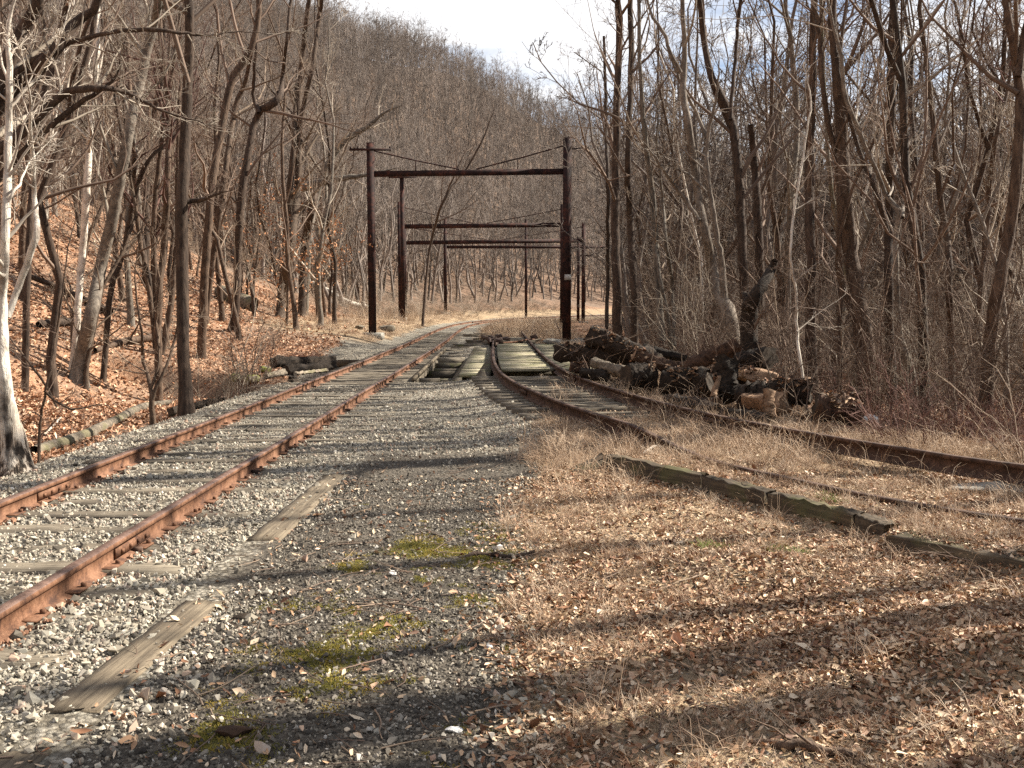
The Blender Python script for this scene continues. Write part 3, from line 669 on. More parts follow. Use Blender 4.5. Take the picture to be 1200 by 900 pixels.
# ------------------------------------------------------------------ stacked timbers left of the track by the bridge
def tlog(name, label, a, c, r0, r1, m, cutm, seed, cat='log', group=None, rag=.0, n=24, sides=16, square=False, bend=0.0):
    a = np.array(a, float); c = np.array(c, float); g = np.random.default_rng(seed); d = c - a; L = np.linalg.norm(d)
    t = np.linspace(0, 1, n); P = a[None] + d[None] * t[:, None]; side = np.cross(d / L, [0, 0, 1]); sn = np.linalg.norm(side); side = side / sn if sn > .1 else np.array([1., 0, 0])
    P += side[None] * (np.sin(t * np.pi) * bend)[:, None]; P += (g.normal(0, .012, (n, 3)) * L * .4)
    rad = r0 + (r1 - r0) * t + g.normal(0, .035 * (r0 + r1) / 2, n)
    V, F = tubes([(P[None], rad[None], sides)])
    lump = 1 + .13 * np.sin(np.arange(sides)[None, :] * g.uniform(.8, 2.5) + t[:, None] * 6 + g.uniform(0, 6)) + g.normal(0, .055, (n, sides)) + .10 * np.sin(np.arange(sides)[None, :] * 2.4 + 3 * np.sin(t[:, None] * 11 + g.uniform(0, 6)))
    if square: aa = np.arange(sides) * 2 * np.pi / sides; lump *= (1 / np.maximum(np.abs(np.cos(aa + .4)), np.abs(np.sin(aa + .4))))[None] * .82
    Vr = V.reshape(n, sides, 3); Vr = P[:, None] + (Vr - P[:, None]) * lump[:, :, None]
    if rag: e = d / L; Vr[0] -= e * g.uniform(0, rag, sides)[:, None]; Vr[-1] += e * g.uniform(0, rag, sides)[:, None]
    o0 = (a + c) / 2; me = npmesh(name, Vr.reshape(-1, 3) - o0, F, m, True); o = put(name, me, None, tuple(o0)); tag(o, label, cat, group)
    for e_, k in ((0, 0), (n - 1, 1)):
        ring = Vr[e_] - o0; cen = ring.mean(0) + (d / L) * (.02 if k else -.02) * (r0 if not rag else -2.5 * r0)
        V2 = np.vstack([ring, ring * .55 + cen * .45, cen[None]]); F4, F3 = [], []
        for i in range(sides):
            j = (i + 1) % sides; F4.append([i, j, sides + j, sides + i]); F3.append([sides + i, sides + j, 2 * sides])
        F4 = np.array(F4); F3 = np.array(F3)
        if k == 0: F4 = F4[:, ::-1]; F3 = F3[:, ::-1]
        cm = npmesh('cut_end', V2, [F4, F3], cutm); oo = put('cut_end', cm, o, None, False)
    return o
def tl(label, x0, y0, d0, r0, x1, y1, d1, r1, m, cutm, seed, **kw):
    nm = kw.pop('name', 'log'); return tlog(nm, label, at(x0, y0, d0), at(x1, y1, d1), r0 * d0 / FPX, r1 * d1 / FPX, M[m], M[cutm], seed, **kw)
DT = 'stacked dark timbers beside the left rail'
tl('long dark round timber lying on top of the stack beside the left rail', 320, 425, 25.5, 6.5, 392, 422, 27.5, 5, 'log_bark', 'cut_dark', 1, name='timber', cat='timber', square=True)
tl('squared dark timber under the long round one in the stack', 335, 434, 24.8, 6, 391, 428, 26.5, 5, 'log_bark', 'cut_dark', 2, name='timber', cat='timber', square=True)
tl('short dark timber with a lit top edge sticking out left of the stack', 311, 441, 24, 3.6, 334, 436, 24.6, 4, 'log_grey', 'cut_dark', 3, name='timber', cat='timber', square=True)
tl('low dark block lying in front of the stack close to the rail', 320, 455, 22.6, 4.5, 338, 452, 23, 4.5, 'log_bark', 'cut_dark', 4, name='timber', cat='timber', square=True)
tl('stubby upright dark post in front of the timber stack', 343, 456, 22.8, 4.6, 343, 437, 22.9, 4.6, 'log_bark', 'cut_dark', 5, name='timber_post', cat='post', square=True)
tl('thin pale timber edge running from the stack to the rail', 344, 438, 23.4, 2, 384, 434, 25.5, 2, 'log_grey', 'cut_wood', 6, name='timber', cat='timber', square=True)
tl('dark timber sleeper end poking out under the ballast by the dark trunk', 200, 482, 18.2, 5, 262, 468, 20.5, 4, 'log_bark', 'cut_dark', 7, name='timber', cat='timber', square=True)

# ------------------------------------------------------------------ log pile right of the siding
tl('big dark log with a ragged left end, lying along the left end of the pile', 657, 413, 21.5, 10, 742, 416, 20.5, 11, 'log_bark', 'cut_dark', 11, rag=.12)
tl('thick log resting aslant on top of the pile at its left, grey worn upper side', 692, 393, 21, 12.5, 772, 424, 20, 10, 'log_bark', 'log_grey', 12)
tl('log with a brown sawn end facing the rails in the middle left of the pile', 742, 416, 19.6, 8, 812, 438, 19, 8, 'log_brown', 'cut_wood', 13)
tl('thin dark log behind the sawn end, sloping down to the right', 755, 408, 21, 5, 806, 421, 20.5, 5, 'log_bark', 'cut_dark', 14)
tl('grey weathered short log under the big left one', 696, 425, 20, 6, 742, 440, 19, 7, 'log_grey', 'cut_dark', 15)
tl('squat black stump chunk low in the middle of the pile', 733, 442, 18.7, 14, 764, 440, 18.9, 15, 'log_bark', 'cut_dark', 16)
tl('small round log end at the lower left of the pile', 668, 430, 20.5, 6, 690, 433, 20.6, 6.5, 'log_brown', 'cut_wood', 17)
tl('stubby dark piece between the small log end and the grey log', 681, 437, 19.9, 6, 712, 441, 19.5, 7, 'log_bark', 'cut_dark', 18)
tl('large rounded log with mossy olive upper side in the centre of the pile', 778, 447, 17.6, 15, 834, 449, 17.2, 17, 'log_bark', 'cut_dark', 19)
tl('long grey brown log sloping up to the right with a round dark end', 798, 433, 19, 8, 863, 405, 18.8, 9.5, 'log_brown', 'cut_dark', 20)
tl('black charred log end pointing out at the top right of the pile', 866, 424, 17, 10, 902, 419, 16.4, 13, 'log_bark', 'cut_dark', 21)
tl('upright black chunk in front of the mossy log, beside the pale wedge', 851, 464, 15.7, 14, 851, 424, 15.9, 13, 'log_bark', 'cut_dark', 22, rag=.06)
tl('pale split wedge of wood leaning against the black chunk', 836, 466, 15.5, 5, 843, 440, 15.7, 2.5, 'cut_wood', 'cut_wood', 23, sides=6)
tl('thick black stump lying under the leaf covered mound', 872, 468, 15.3, 20, 908, 470, 15, 21, 'log_bark', 'cut_dark', 24)
tl('dark root end at the right of the mound, with a notch', 912, 462, 15, 17, 946, 460, 14.8, 13, 'log_bark', 'cut_dark', 25, rag=.1)
tl('tall tan sawn face standing in the front of the pile', 901, 489, 14.3, 8, 901, 458, 14.4, 6.5, 'cut_wood', 'cut_wood', 26, sides=7)
tl('reddish brown rotten stump lying at the right end of the pile', 956, 480, 14.1, 20, 1006, 481, 14.0, 17, 'log_brown', 'cut_dark', 27, rag=.05)
tl('low dark log behind the rail in the front centre of the pile', 785, 470, 16.3, 9, 838, 482, 15.2, 9, 'log_bark', 'cut_dark', 28)
tl('low brown block with an orange sawn end under the mossy log', 806, 474, 15.9, 9, 842, 476, 15.4, 9, 'log_brown', 'cut_wood', 29)
tl('dark low piece under the tan sawn face, near the rail', 850, 488, 14.5, 10, 896, 494, 14, 10, 'log_bark', 'cut_dark', 30)
tl('dark log lying between the mound and the charred end', 838, 446, 16.8, 14, 880, 446, 16.6, 15, 'log_bark', 'cut_dark', 31)
# mound of soil and leaves on the pile
import bmesh
def mound(name, c, size, seed, m, label, cat):
    o = put(name, rock_mesh(name, size, seed, m, n=4), None, c); return tag(o, label, cat, kind='stuff')
M['mulch'] = rock_mat('leafy_soil', (.10, .06, .035), (.38, .24, .15))
p = at(905, 452, 15.2); mound('soil_heap', (p[0], p[1], p[2] - .22), (1.15, 1.3, .62), 41, M['mulch'], 'heap of soil and dry leaves on the right half of the log pile', 'soil')
p = at(790, 462, 17.0); mound('soil_heap', (p[0], p[1], p[2] - .45), (2.3, 1.3, .9), 42, M['mulch'], 'rotting bark and moss heap at the front centre of the log pile', 'soil')
p = at(880, 434, 16.3); mound('soil_heap', (p[0], p[1], p[2] - .1), (.9, .7, .3), 43, M['mulch'], 'leaf debris heap between the charred end and the round log end', 'soil')
p = at(720, 440, 20.3); mound('soil_heap', (p[0], p[1], p[2] - .4), (2.0, 1.4, .8), 44, M['log_bark'], 'dark rotten debris under the left half of the log pile', 'soil')
p = at(930, 490, 14.6); mound('soil_heap', (p[0], p[1], p[2] - .25), (2.2, 1.2, .55), 45, M['log_bark'], 'dark rotten debris under the right half of the log pile', 'soil')

# ------------------------------------------------------------------ fallen logs, sticks
def fallen(label, pts, m, cat='fallen log', name='fallen_log', twigs=0, seed=0, sides=10):
    """pts: (px, py, r px) on the ground"""
    g = np.random.default_rng(seed); Q = []
    for px, py, r_, dz in pts:
        p = hit(px, py); rr_ = r_ * p[1] / FPX; Q.append([p[0], p[1], p[2] + rr_ * .6 + dz, rr_])
    Q = smooth_line(Q, max(.05, np.linalg.norm(np.array(Q[0][:2]) - np.array(Q[-1][:2])) / 18), 3); P = Q[:, :3] + g.normal(0, .01, (len(Q), 3)); c0 = P.mean(0)
    gr = [((P - c0)[None], Q[:, 3][None], sides)]
    if twigs:
        k = g.integers(1, len(P) - 1, twigs); D = g.normal(size=(twigs, 3)); D[:, 2] = np.abs(D[:, 2]) * .8; D /= np.linalg.norm(D, axis=1, keepdims=True); Ls = g.uniform(.3, 1.2, twigs) * (Q[:, 3].mean() * 14)
        t = np.linspace(0, 1, 4); TP = (P - c0)[k][:, None] + D[:, None] * (Ls[:, None] * t)[:, :, None] + g.normal(0, .05, (twigs, 4, 3)) * Ls[:, None, None] * t[None, :, None]
        gr.append((TP, np.maximum(.003, Q[k, 3][:, None] * .35 * (1 - .85 * t)[None]), 4))
    V, F = tubes(gr); return tag(put(name, npmesh(name, V, F, m, True), None, tuple(c0)), label, cat)
fallen('long grey mossy fallen log on the leaf slope, running down to the white barked tree', [(40, 534, 7, 0), (85, 520, 7, 0), (130, 500, 6, 0), (165, 481, 5, 0), (200, 476, 3, .05)], M['log_grey'], seed=1, sides=12)
fallen('short thick dark log lying on the slope behind the crooked tree', [(259, 349, 8, .1), (275, 357, 9, .1), (298, 366, 9, .1)], M['log_grey'], seed=2)
fallen('pale bare fallen trunk slanting down to the near gantry post', [(346, 331, 3, .5), (380, 345, 3.2, .3), (405, 356, 3, .1), (432, 363, 2.5, .1)], M['bark_pale'], seed=3, twigs=6)
fallen('dark fallen limb across the slope between the two left trunks', [(112, 418, 3, .1), (150, 405, 4, .1), (200, 400, 4, .1)], M['bark_brown'], seed=4, twigs=9)
fallen('dark long fallen limb high on the left slope', [(30, 330, 3, .2), (75, 345, 3.5, .1), (130, 372, 4, .1)], M['bark_dark'], seed=5, twigs=8)
fallen('old dark log low in leaves at the far left', [(45, 386, 4, .1), (80, 384, 5, .1), (104, 390, 4, .1)], M['bark_dark'], seed=6, twigs=4)
fallen('thin pale stick on orange leaves below the fallen log', [(52, 512, 1.2, .02), (62, 502, 1.2, .02), (72, 492, 1, .03)], M['twig_pale'], 'stick', 'stick', seed=7, sides=6)
fallen('dark straight stick lying across the boundary of cinders and straw', [(541, 654, 2.6, .0), (565, 653, 3.0, 0), (600, 655, 2.8, 0), (624, 652, 2, .01)], M['bark_dark'], 'stick', 'stick', seed=8, sides=7)
fallen('thick grey branch on leaves at the bottom right', [(878, 876, 5, 0), (925, 880, 6.5, 0), (960, 884, 6, 0), (1003, 893, 4, 0)], M['bark_brown'], 'branch', 'fallen_branch', twigs=4, seed=9, sides=8)
fallen('thin bent tan stick just above the thick grey branch', [(955, 866, 2, .01), (1000, 869, 2.2, .02), (1040, 880, 1.6, .02)], M['twig_tan'], 'stick', 'stick', seed=10, sides=6, twigs=2)
fallen('pale straight twig leaning at the bottom right corner', [(1035, 893, 1.5, .0), (1065, 875, 1.5, .04), (1105, 858, 1, .05)], M['twig_tan'], 'stick', 'stick', seed=11, sides=6)
fallen('pale curved twig in grass above the arched kerb end', [(752, 535, 1.6, .02), (770, 529, 1.8, .05), (792, 530, 1.2, .03)], M['twig_pale'], 'stick', 'stick', seed=12, sides=6)
fallen('pale bare branch leaning out of tall straw beside the arched kerb end', [(660, 540, 1.2, .0), (672, 534, 1.2, .10), (684, 530, .8, .16)], M['twig_tan'], 'stick', 'stick', seed=13, sides=6, twigs=3)
fallen('pale bone coloured stick by the rail in front of the tan sawn face', [(843, 507, 2, .02), (856, 502, 2.4, .03), (868, 499, 1.5, .03)], M['twig_pale'], 'stick', 'stick', seed=14, sides=6)

# ------------------------------------------------------------------ trees
def spawn(g, P, Rd, count, t0, t1, ratio, ang, n, jit, up, rr_=.55, tip=.12, minr=.004, keep=1.0, sky=0.0):
    k, m, _ = P.shape; K = k * count
    par = np.repeat(np.arange(k), count)
    if keep < 1: par = par[g.random(K) < keep]; K = len(par)
    t = g.uniform(t0, t1, K); f = t * (m - 1); i = np.minimum(f.astype(int), m - 2); u = (f - i)[:, None]
    base = P[par, i] * (1 - u) + P[par, i + 1] * u; tan = P[par, i + 1] - P[par, i]; tan /= np.linalg.norm(tan, axis=1, keepdims=True) + 1e-9
    pr = Rd[par, i] * (1 - u[:, 0]) + Rd[par, i + 1] * u[:, 0]
    rv = g.normal(size=(K, 3)); perp = rv - (rv * tan).sum(1, keepdims=True) * tan; perp /= np.linalg.norm(perp, axis=1, keepdims=True) + 1e-9
    a = np.radians(ang * g.uniform(.6, 1.3, K))[:, None]; d = np.cos(a) * tan + np.sin(a) * perp
    PL = np.linalg.norm(np.diff(P, axis=1), axis=2).sum(1)[par]; L = PL * ratio * (1 - .55 * (t - t0) / (t1 - t0 + 1e-6)) * g.uniform(.55, 1.25, K)
    st = (L / (n - 1))[:, None]; out = np.zeros((K, n, 3)); out[:, 0] = base
    for q in range(1, n):
        d = d + g.normal(0, jit, (K, 3)) + np.array([0, 0, up]); d /= np.linalg.norm(d, axis=1, keepdims=True); out[:, q] = out[:, q - 1] + d * st
    r0 = np.maximum(minr, pr * rr_ * g.uniform(.7, 1.1, K)); r0 = np.minimum(r0, L * .03 + minr)
    tt = np.linspace(1, tip, n); return out, np.maximum(minr * .7, r0[:, None] * tt[None])
def crown(g, stems, lv, minr=.005, up=.09):
    """stems: list of (P(n,3), r(n)); lv: list of (count, ratio, angle, n, sides, t0)"""
    n = 12; P = []; Rr = []
    for p, r_ in stems:
        u = np.linspace(0, 1, len(p)); q = np.linspace(0, 1, n); P.append(np.stack([np.interp(q, u, p[:, k]) for k in range(3)], 1)); Rr.append(np.interp(q, u, r_))
    P = np.array(P); Rr = np.array(Rr); gr = []
    allP = (P, Rr)
    for i, (cnt, ratio, ang, nn, sides, t0) in enumerate(lv):
        P, Rr = spawn(g, P, Rr, cnt, t0, 1.0, ratio, ang, nn, .16 if i == 0 else .2, up if i < 2 else up * .5, minr=minr)
        gr.append((P, Rr, sides))
    return gr
def trunk_path(g, base, top, r0, r1, n=12, wob=.012, flare=True):
    t = np.concatenate([[0, .012, .035], np.linspace(.08, 1, n - 3)]); P = base[None] * (1 - t)[:, None] + top[None] * t[:, None]; L = np.linalg.norm(top - base)
    w_ = np.cumsum(g.normal(0, wob * L, (n, 2)) * np.gradient(t)[:, None] * n, 0) * .5; w_ -= w_[0]; P[:, :2] += w_ * np.minimum(1, t * 3)[:, None]
    rd = r0 + (r1 - r0) * t ** .9
    if flare: rd[0] *= 1.5; rd[1] *= 1.22; rd[2] *= 1.06
    return P, rd
def lift(gr, o): return [(P - o, Rd, s) for P, Rd, s in gr]

def key_tree(label, paths, bark, twig, depth=None, limbs=(), lv=None, seed=0, cat='tree', name='bare_tree', ext=14, minr=.005, t0=.3, leaf=0, group=None):
    """paths: list of stems, each a list of (px, py, width px) from the ground up; the first point of the first stem stands on the ground"""
    g = np.random.default_rng(1000 + seed); px, py, _ = paths[0][0]
    base = hit(px, py) if depth is None else None
    d = base[1] if depth is None else depth
    if base is None: q = at(px, py, d); base = np.array([q[0], d, float(H(q[0], d))])
    stems = []
    for k, pth in enumerate(paths):
        W = []; dep = d + (0 if k == 0 else g.uniform(-.4, .4))
        for j, (x, y, wpx) in enumerate(pth):
            dd_ = dep + (0 if j == 0 else g.normal(0, .01) * d)
            W.append([*at(x, y, dd_), wpx * d / FPX / 2])
        if k == 0: W[0][:3] = base; W[0][2] -= .15
        W = np.array(W)
        if pth[-1][1] <= 5:                       # goes on above the picture
            v = W[-1, :3] - W[-2, :3]; v /= np.linalg.norm(v); v = v * .5 + np.array([g.normal(0, .12), g.normal(0, .12), .8]); v /= np.linalg.norm(v)
            extra = max(3.0, ext - (W[-1, 2] - base[2]))
            for q in range(1, 4): W = np.vstack([W, [*(W[-1, :3] + v * extra / 3 + g.normal(0, .15, 3)), W[-1, 3] * (.72 if q < 3 else .3)]])
        if pth[-1][1] > 5 and not any(q in label for q in ('dead', 'snag', 'snapped')):   # thins out to a tip
            v = W[-1, :3] - W[-2, :3]; v = v / np.linalg.norm(v) * (.6 + 14 * W[-1, 3]) + [0, 0, .15]; W = np.vstack([W, [*(W[-1, :3] + v * .5 + g.normal(0, .06, 3)), W[-1, 3] * .55], [*(W[-1, :3] + v + g.normal(0, .1, 3)), W[-1, 3] * .15]])
        Q = smooth_line(W, max(.12, np.linalg.norm(np.diff(W[:, :3], axis=0), axis=1).sum() / 40), 4, True)
        Q[:, :3] += g.normal(0, .008 * min(1.5, d / 20), (len(Q), 3)); stems.append((Q[:, :3], np.maximum(Q[:, 3], .006)))
    p0, r0 = stems[0]
    hh = p0[:, 2] - p0[0, 2]; flare = 1 + .3 * np.exp(-hh / .2) * (r0[0] > .04); stems[0] = (p0, r0 * flare)
    root = empty(name, base, label, cat, group)
    o = base
    gt = [((P - o)[None], Rd[None], 10 if Rd[0] > .05 else 7) for P, Rd in stems]
    V, F = tubes(gt); put('trunk', npmesh('trunk', V, F, M[bark], True), root, None, False)
    lv = lv or [(9, .34, 48, 7, 5, t0), (5, .5, 45, 5, 4, .15), (5, .5, 42, 4, 3, .1), (2, .55, 40, 3, 3, .2)]
    gr = lift(crown(g, stems, lv, minr), o); V, F = tubes(gr); put('crown', npmesh('crown', V, F, M[twig]), root, None, False)
    if leaf:
        Pl = gr[2][0][:, -1]; Pl = Pl[Pl[:, 2] < leaf]; add_leaves(root, Pl, g, 500)
    return root
def add_leaves(root, Pl, g, n):
    if not len(Pl): return
    c = Pl[g.integers(0, len(Pl), n)] + g.normal(0, .16, (n, 3)); a = g.normal(size=(n, 3)); a /= np.linalg.norm(a, axis=1, keepdims=True)
    b_ = np.cross(a, g.normal(size=(n, 3))); b_ /= np.linalg.norm(b_, axis=1, keepdims=True); s = g.uniform(.04, .09, n)[:, None]
    V = np.stack([c - a * s, c + b_ * s * .6, c + a * s, c - b_ * s * .6], 1).reshape(-1, 3); F = np.arange(n * 4).reshape(n, 4)
    me = npmesh('leaves', V, F, M['leaf_tree']); put('leaves', me, root, None, False)
m_, t_, b_ = mat('beech_leaves'); cc_ = ramp(t_, noise(t_, coords(t_, (1, 1, 1), False), 14, 2), [(.3, (.30, .13, .06)), (.55, (.46, .23, .12)), (.75, (.60, .36, .21))]); t_.links.new(cc_, b_.inputs['Base Color']); M['leaf_tree'] = m_

# --- left side
key_tree('white barked twin stemmed tree with a dark flared furrowed base at the left edge', [[(20, 556, 42), (14, 520, 33), (6, 470, 22), (4, 430, 14), (3, 360, 11), (6, 280, 10), (9, 200, 9), (10, 150, 8), (11, 88, 7)], [(9, 372, 8), (18, 345, 8), (33, 305, 8), (43, 272, 8), (41, 235, 6), (38, 180, 5), (36, 155, 4)], [(10, 128, 5), (22, 112, 4), (40, 95, 4), (51, 78, 3)], [(4, 245, 4), (16, 225, 3), (24, 215, 3)]], 'bark_furrowed', 'twig_pale', seed=1, lv=[(11, .22, 55, 7, 5, .35), (4, .5, 45, 5, 4, .15), (4, .5, 42, 4, 3, .1)], name='sycamore_tree')
key_tree('thick grey leaning trunk with mossy foot on the leaf slope', [[(91, 448, 22), (97, 412, 17), (107, 368, 15), (118, 315, 14), (133, 250, 13), (150, 160, 12), (166, 90, 11), (180, 30, 10), (186, 0, 9)]], 'bark_grey', 'twig_grey', seed=2)
key_tree('slender pale trunk just left of the thick grey leaning one', [[(84, 437, 8), (90, 380, 8), (96, 300, 8), (102, 220, 8), (106, 150, 7), (113, 75, 6), (116, 0, 5)]], 'bark_pale', 'twig_pale', seed=3, lv=[(7, .25, 50, 6, 5, .35), (4, .5, 45, 5, 4, .15), (4, .5, 42, 4, 3, .1)])
key_tree('dark straight trunk standing closest to the gravel shoulder on the left', [[(219, 486, 19), (216, 430, 14), (214, 380, 14), (214, 300, 14), (213, 235, 13), (217, 170, 13), (220, 90, 11), (222, 0, 10)], [(216, 237, 6), (226, 235, 6), (238, 234, 5)]], 'bark_dark', 'twig_brown', seed=4, t0=.35)
key_tree('crooked dark tree with an elbow limb forking right, near the short dark log', [[(272, 388, 11), (277, 350, 9), (279, 300, 9), (282, 240, 9), (290, 185, 9), (302, 135, 8), (314, 125, 9), (328, 114, 8), (331, 90, 5), (336, 50, 4), (341, 0, 4)], [(304, 132, 6), (297, 110, 4), (300, 60, 4), (305, 0, 3)]], 'bark_dark', 'twig_brown', seed=5, ext=10)
key_tree('tall double trunk with reddish brown sides right of the crooked tree', [[(328, 372, 12), (332, 340, 11), (340, 290, 11), (346, 240, 10), (350, 205, 9), (349, 140, 7), (354, 70, 6), (362, 0, 5)], [(349, 215, 7), (353, 140, 6), (366, 80, 5), (374, 20, 5), (377, 0, 4)], [(328, 350, 7), (334, 300, 8), (338, 240, 8), (344, 170, 6), (346, 120, 4)]], 'bark_brown', 'twig_tan', seed=6)
key_tree('dark slanting trunk leading up right between the straight trunk and the crooked tree', [[(235, 395, 11), (240, 320, 10), (247, 230, 9), (258, 160, 9), (272, 95, 9), (297, 50, 7), (303, 0, 6)]], 'bark_brown', 'twig_brown', seed=7, depth=34)
key_tree('slim trunk leaning right next to the dark slanting one', [[(240, 372, 7), (250, 300, 7), (263, 210, 7), (275, 130, 6), (289, 90, 5), (300, 30, 4), (305, 0, 4)]], 'bark_brown', 'twig_tan', seed=8, depth=40)
key_tree('thin dark trunk leaning right beside the thick grey one', [[(118, 384, 7), (130, 345, 7), (143, 300, 6), (158, 230, 6), (172, 190, 5), (200, 165, 4), (216, 150, 3)]], 'bark_dark', 'twig_brown', seed=9, depth=30, lv=[(8, .3, 50, 6, 5, .35), (4, .5, 45, 5, 4, .15), (4, .5, 42, 4, 3, .1)])
key_tree('straight dark trunk in the row behind, left of the dark straight one', [[(170, 370, 7), (172, 300, 7), (172, 220, 7), (176, 150, 6), (190, 90, 5), (193, 0, 5)]], 'bark_dark', 'twig_brown', seed=10, depth=45)
key_tree('bundle of close reddish stems leaning together left of the dark straight trunk', [[(184, 410, 9), (186, 350, 8), (192, 290, 8), (196, 200, 7), (197, 120, 6), (186, 0, 5)], [(186, 408, 7), (182, 330, 7), (180, 260, 6), (190, 160, 5), (205, 60, 4)], [(190, 412, 8), (200, 360, 7), (207, 290, 6), (208, 200, 5), (210, 120, 4)], [(182, 408, 6), (176, 350, 6), (160, 250, 5), (155, 150, 4), (150, 60, 4)]], 'bark_brown', 'twig_red', seed=11, depth=30)
key_tree('forked light brown sapling on the ballast edge beside the dark straight trunk', [[(181, 497, 8), (177, 470, 6), (176, 450, 5), (168, 420, 4), (166, 390, 3), (162, 360, 2.4)], [(179, 468, 5), (186, 448, 4), (197, 425, 3.5), (205, 398, 3), (210, 370, 2.2)], [(177, 455, 4), (186, 425, 3), (183, 380, 2.4), (186, 345, 2)]], 'bark_brown', 'twig_tan', seed=12, lv=[(8, .4, 45, 6, 4, .2), (4, .5, 45, 4, 3, .15), (3, .5, 42, 3, 3, .1)], name='sapling', cat='sapling', minr=.003, depth=17.0)
key_tree('thin bare sapling with a crooked fork between the white tree and the fallen log', [[(43, 533, 4), (47, 495, 3.5), (53, 462, 3), (60, 430, 3), (66, 390, 2.5), (72, 350, 2), (80, 290, 1.6)], [(66, 478, 3), (55, 455, 3), (42, 435, 3), (24, 412, 2.4)], [(53, 458, 3), (62, 468, 3), (72, 475, 3), (90, 480, 2)]], 'bark_brown', 'twig_brown', seed=13, lv=[(7, .35, 50, 6, 4, .1), (4, .5, 45, 4, 3, .15), (3, .5, 42, 3, 3, .1)], name='sapling', cat='sapling', minr=.003, depth=13.2)
key_tree('bare dark tree standing on the slope behind the white barked one', [[(27, 440, 9), (30, 390, 8), (33, 300, 8), (40, 200, 8), (55, 100, 8), (74, 30, 9), (80, 0, 8)]], 'bark_dark', 'twig_brown', seed=14, depth=24)
key_tree('large dark tree off to the left whose thick limbs arch across the upper left', [[(-120, 520, 30), (-110, 400, 26), (-70, 250, 24), (-20, 130, 20), (30, 30, 15), (45, 0, 13)], [(-55, 210, 14), (20, 160, 12), (72, 112, 9), (118, 104, 7), (150, 110, 5), (190, 130, 3)], [(-30, 150, 20), (30, 95, 18), (64, 60, 14), (92, 22, 11), (115, 0, 9)], [(-20, 120, 8), (40, 70, 7), (110, 42, 5), (180, 35, 5), (240, 42, 3)], [(-90, 300, 10), (-30, 240, 9), (40, 165, 8), (95, 120, 6)]], 'bark_dark', 'twig_grey', seed=15, depth=15, name='oak_tree')
key_tree('thick dark trunk with two limbs in the hollow behind the tall double trunk', [[(355, 325, 10), (360, 290, 10), (368, 240, 9), (380, 200, 8), (405, 165, 7), (432, 148, 5)], [(352, 222, 9), (370, 215, 9), (400, 209, 7), (430, 205, 4)]], 'bark_grey', 'twig_grey', seed=16, depth=58, lv=[(6, .3, 50, 6, 5, .3), (4, .5, 45, 5, 4, .15), (4, .5, 42, 4, 3, .1)])
key_tree('short leaning dead trunk right of the tall double trunk', [[(352, 320, 9), (358, 285, 10), (366, 240, 9), (368, 228, 9)]], 'bark_dark', 'twig_brown', seed=17, depth=55, lv=[(5, .5, 50, 6, 5, .3), (4, .5, 45, 5, 4, .15), (3, .5, 42, 4, 3, .1)])
key_tree('beech sapling holding orange dry leaves right of the leaning dead trunk', [[(370, 330, 3), (377, 300, 2.5), (392, 280, 2)]], 'bark_brown', 'twig_tan', seed=18, depth=56, lv=[(9, .8, 60, 5, 4, .1), (5, .5, 50, 4, 3, .1), (3, .5, 42, 3, 3, .1)], leaf=6, name='beech_sapling', cat='sapling')
key_tree('beech sapling with brown leaves around the foot of the tall double trunk', [[(335, 350, 3), (338, 330, 2.5), (345, 315, 2)]], 'bark_brown', 'twig_tan', seed=19, depth=46, lv=[(9, .9, 60, 5, 4, .1), (5, .5, 50, 4, 3, .1), (3, .5, 42, 3, 3, .1)], leaf=6, name='beech_sapling', cat='sapling')
key_tree('beech sapling with rusty leaves higher on the slope behind the crooked tree', [[(288, 290, 3), (290, 255, 2.5), (294, 225, 2)]], 'bark_brown', 'twig_tan', seed=20, depth=50, lv=[(9, .8, 60, 5, 4, .1), (5, .5, 50, 4, 3, .1), (3, .5, 42, 3, 3, .1)], leaf=8, name='beech_sapling', cat='sapling')
key_tree('lone leaning tree seen between the gantry posts with a long fork to the right', [[(495, 365, 3.5), (500, 320, 3.2), (506, 280, 3), (520, 235, 3), (545, 200, 2.4), (565, 165, 2), (575, 140, 1.4)], [(520, 235, 2), (535, 200, 1.8), (552, 165, 1.4)]], 'bark_dark', 'twig_brown', seed=21, depth=72, ext=6)
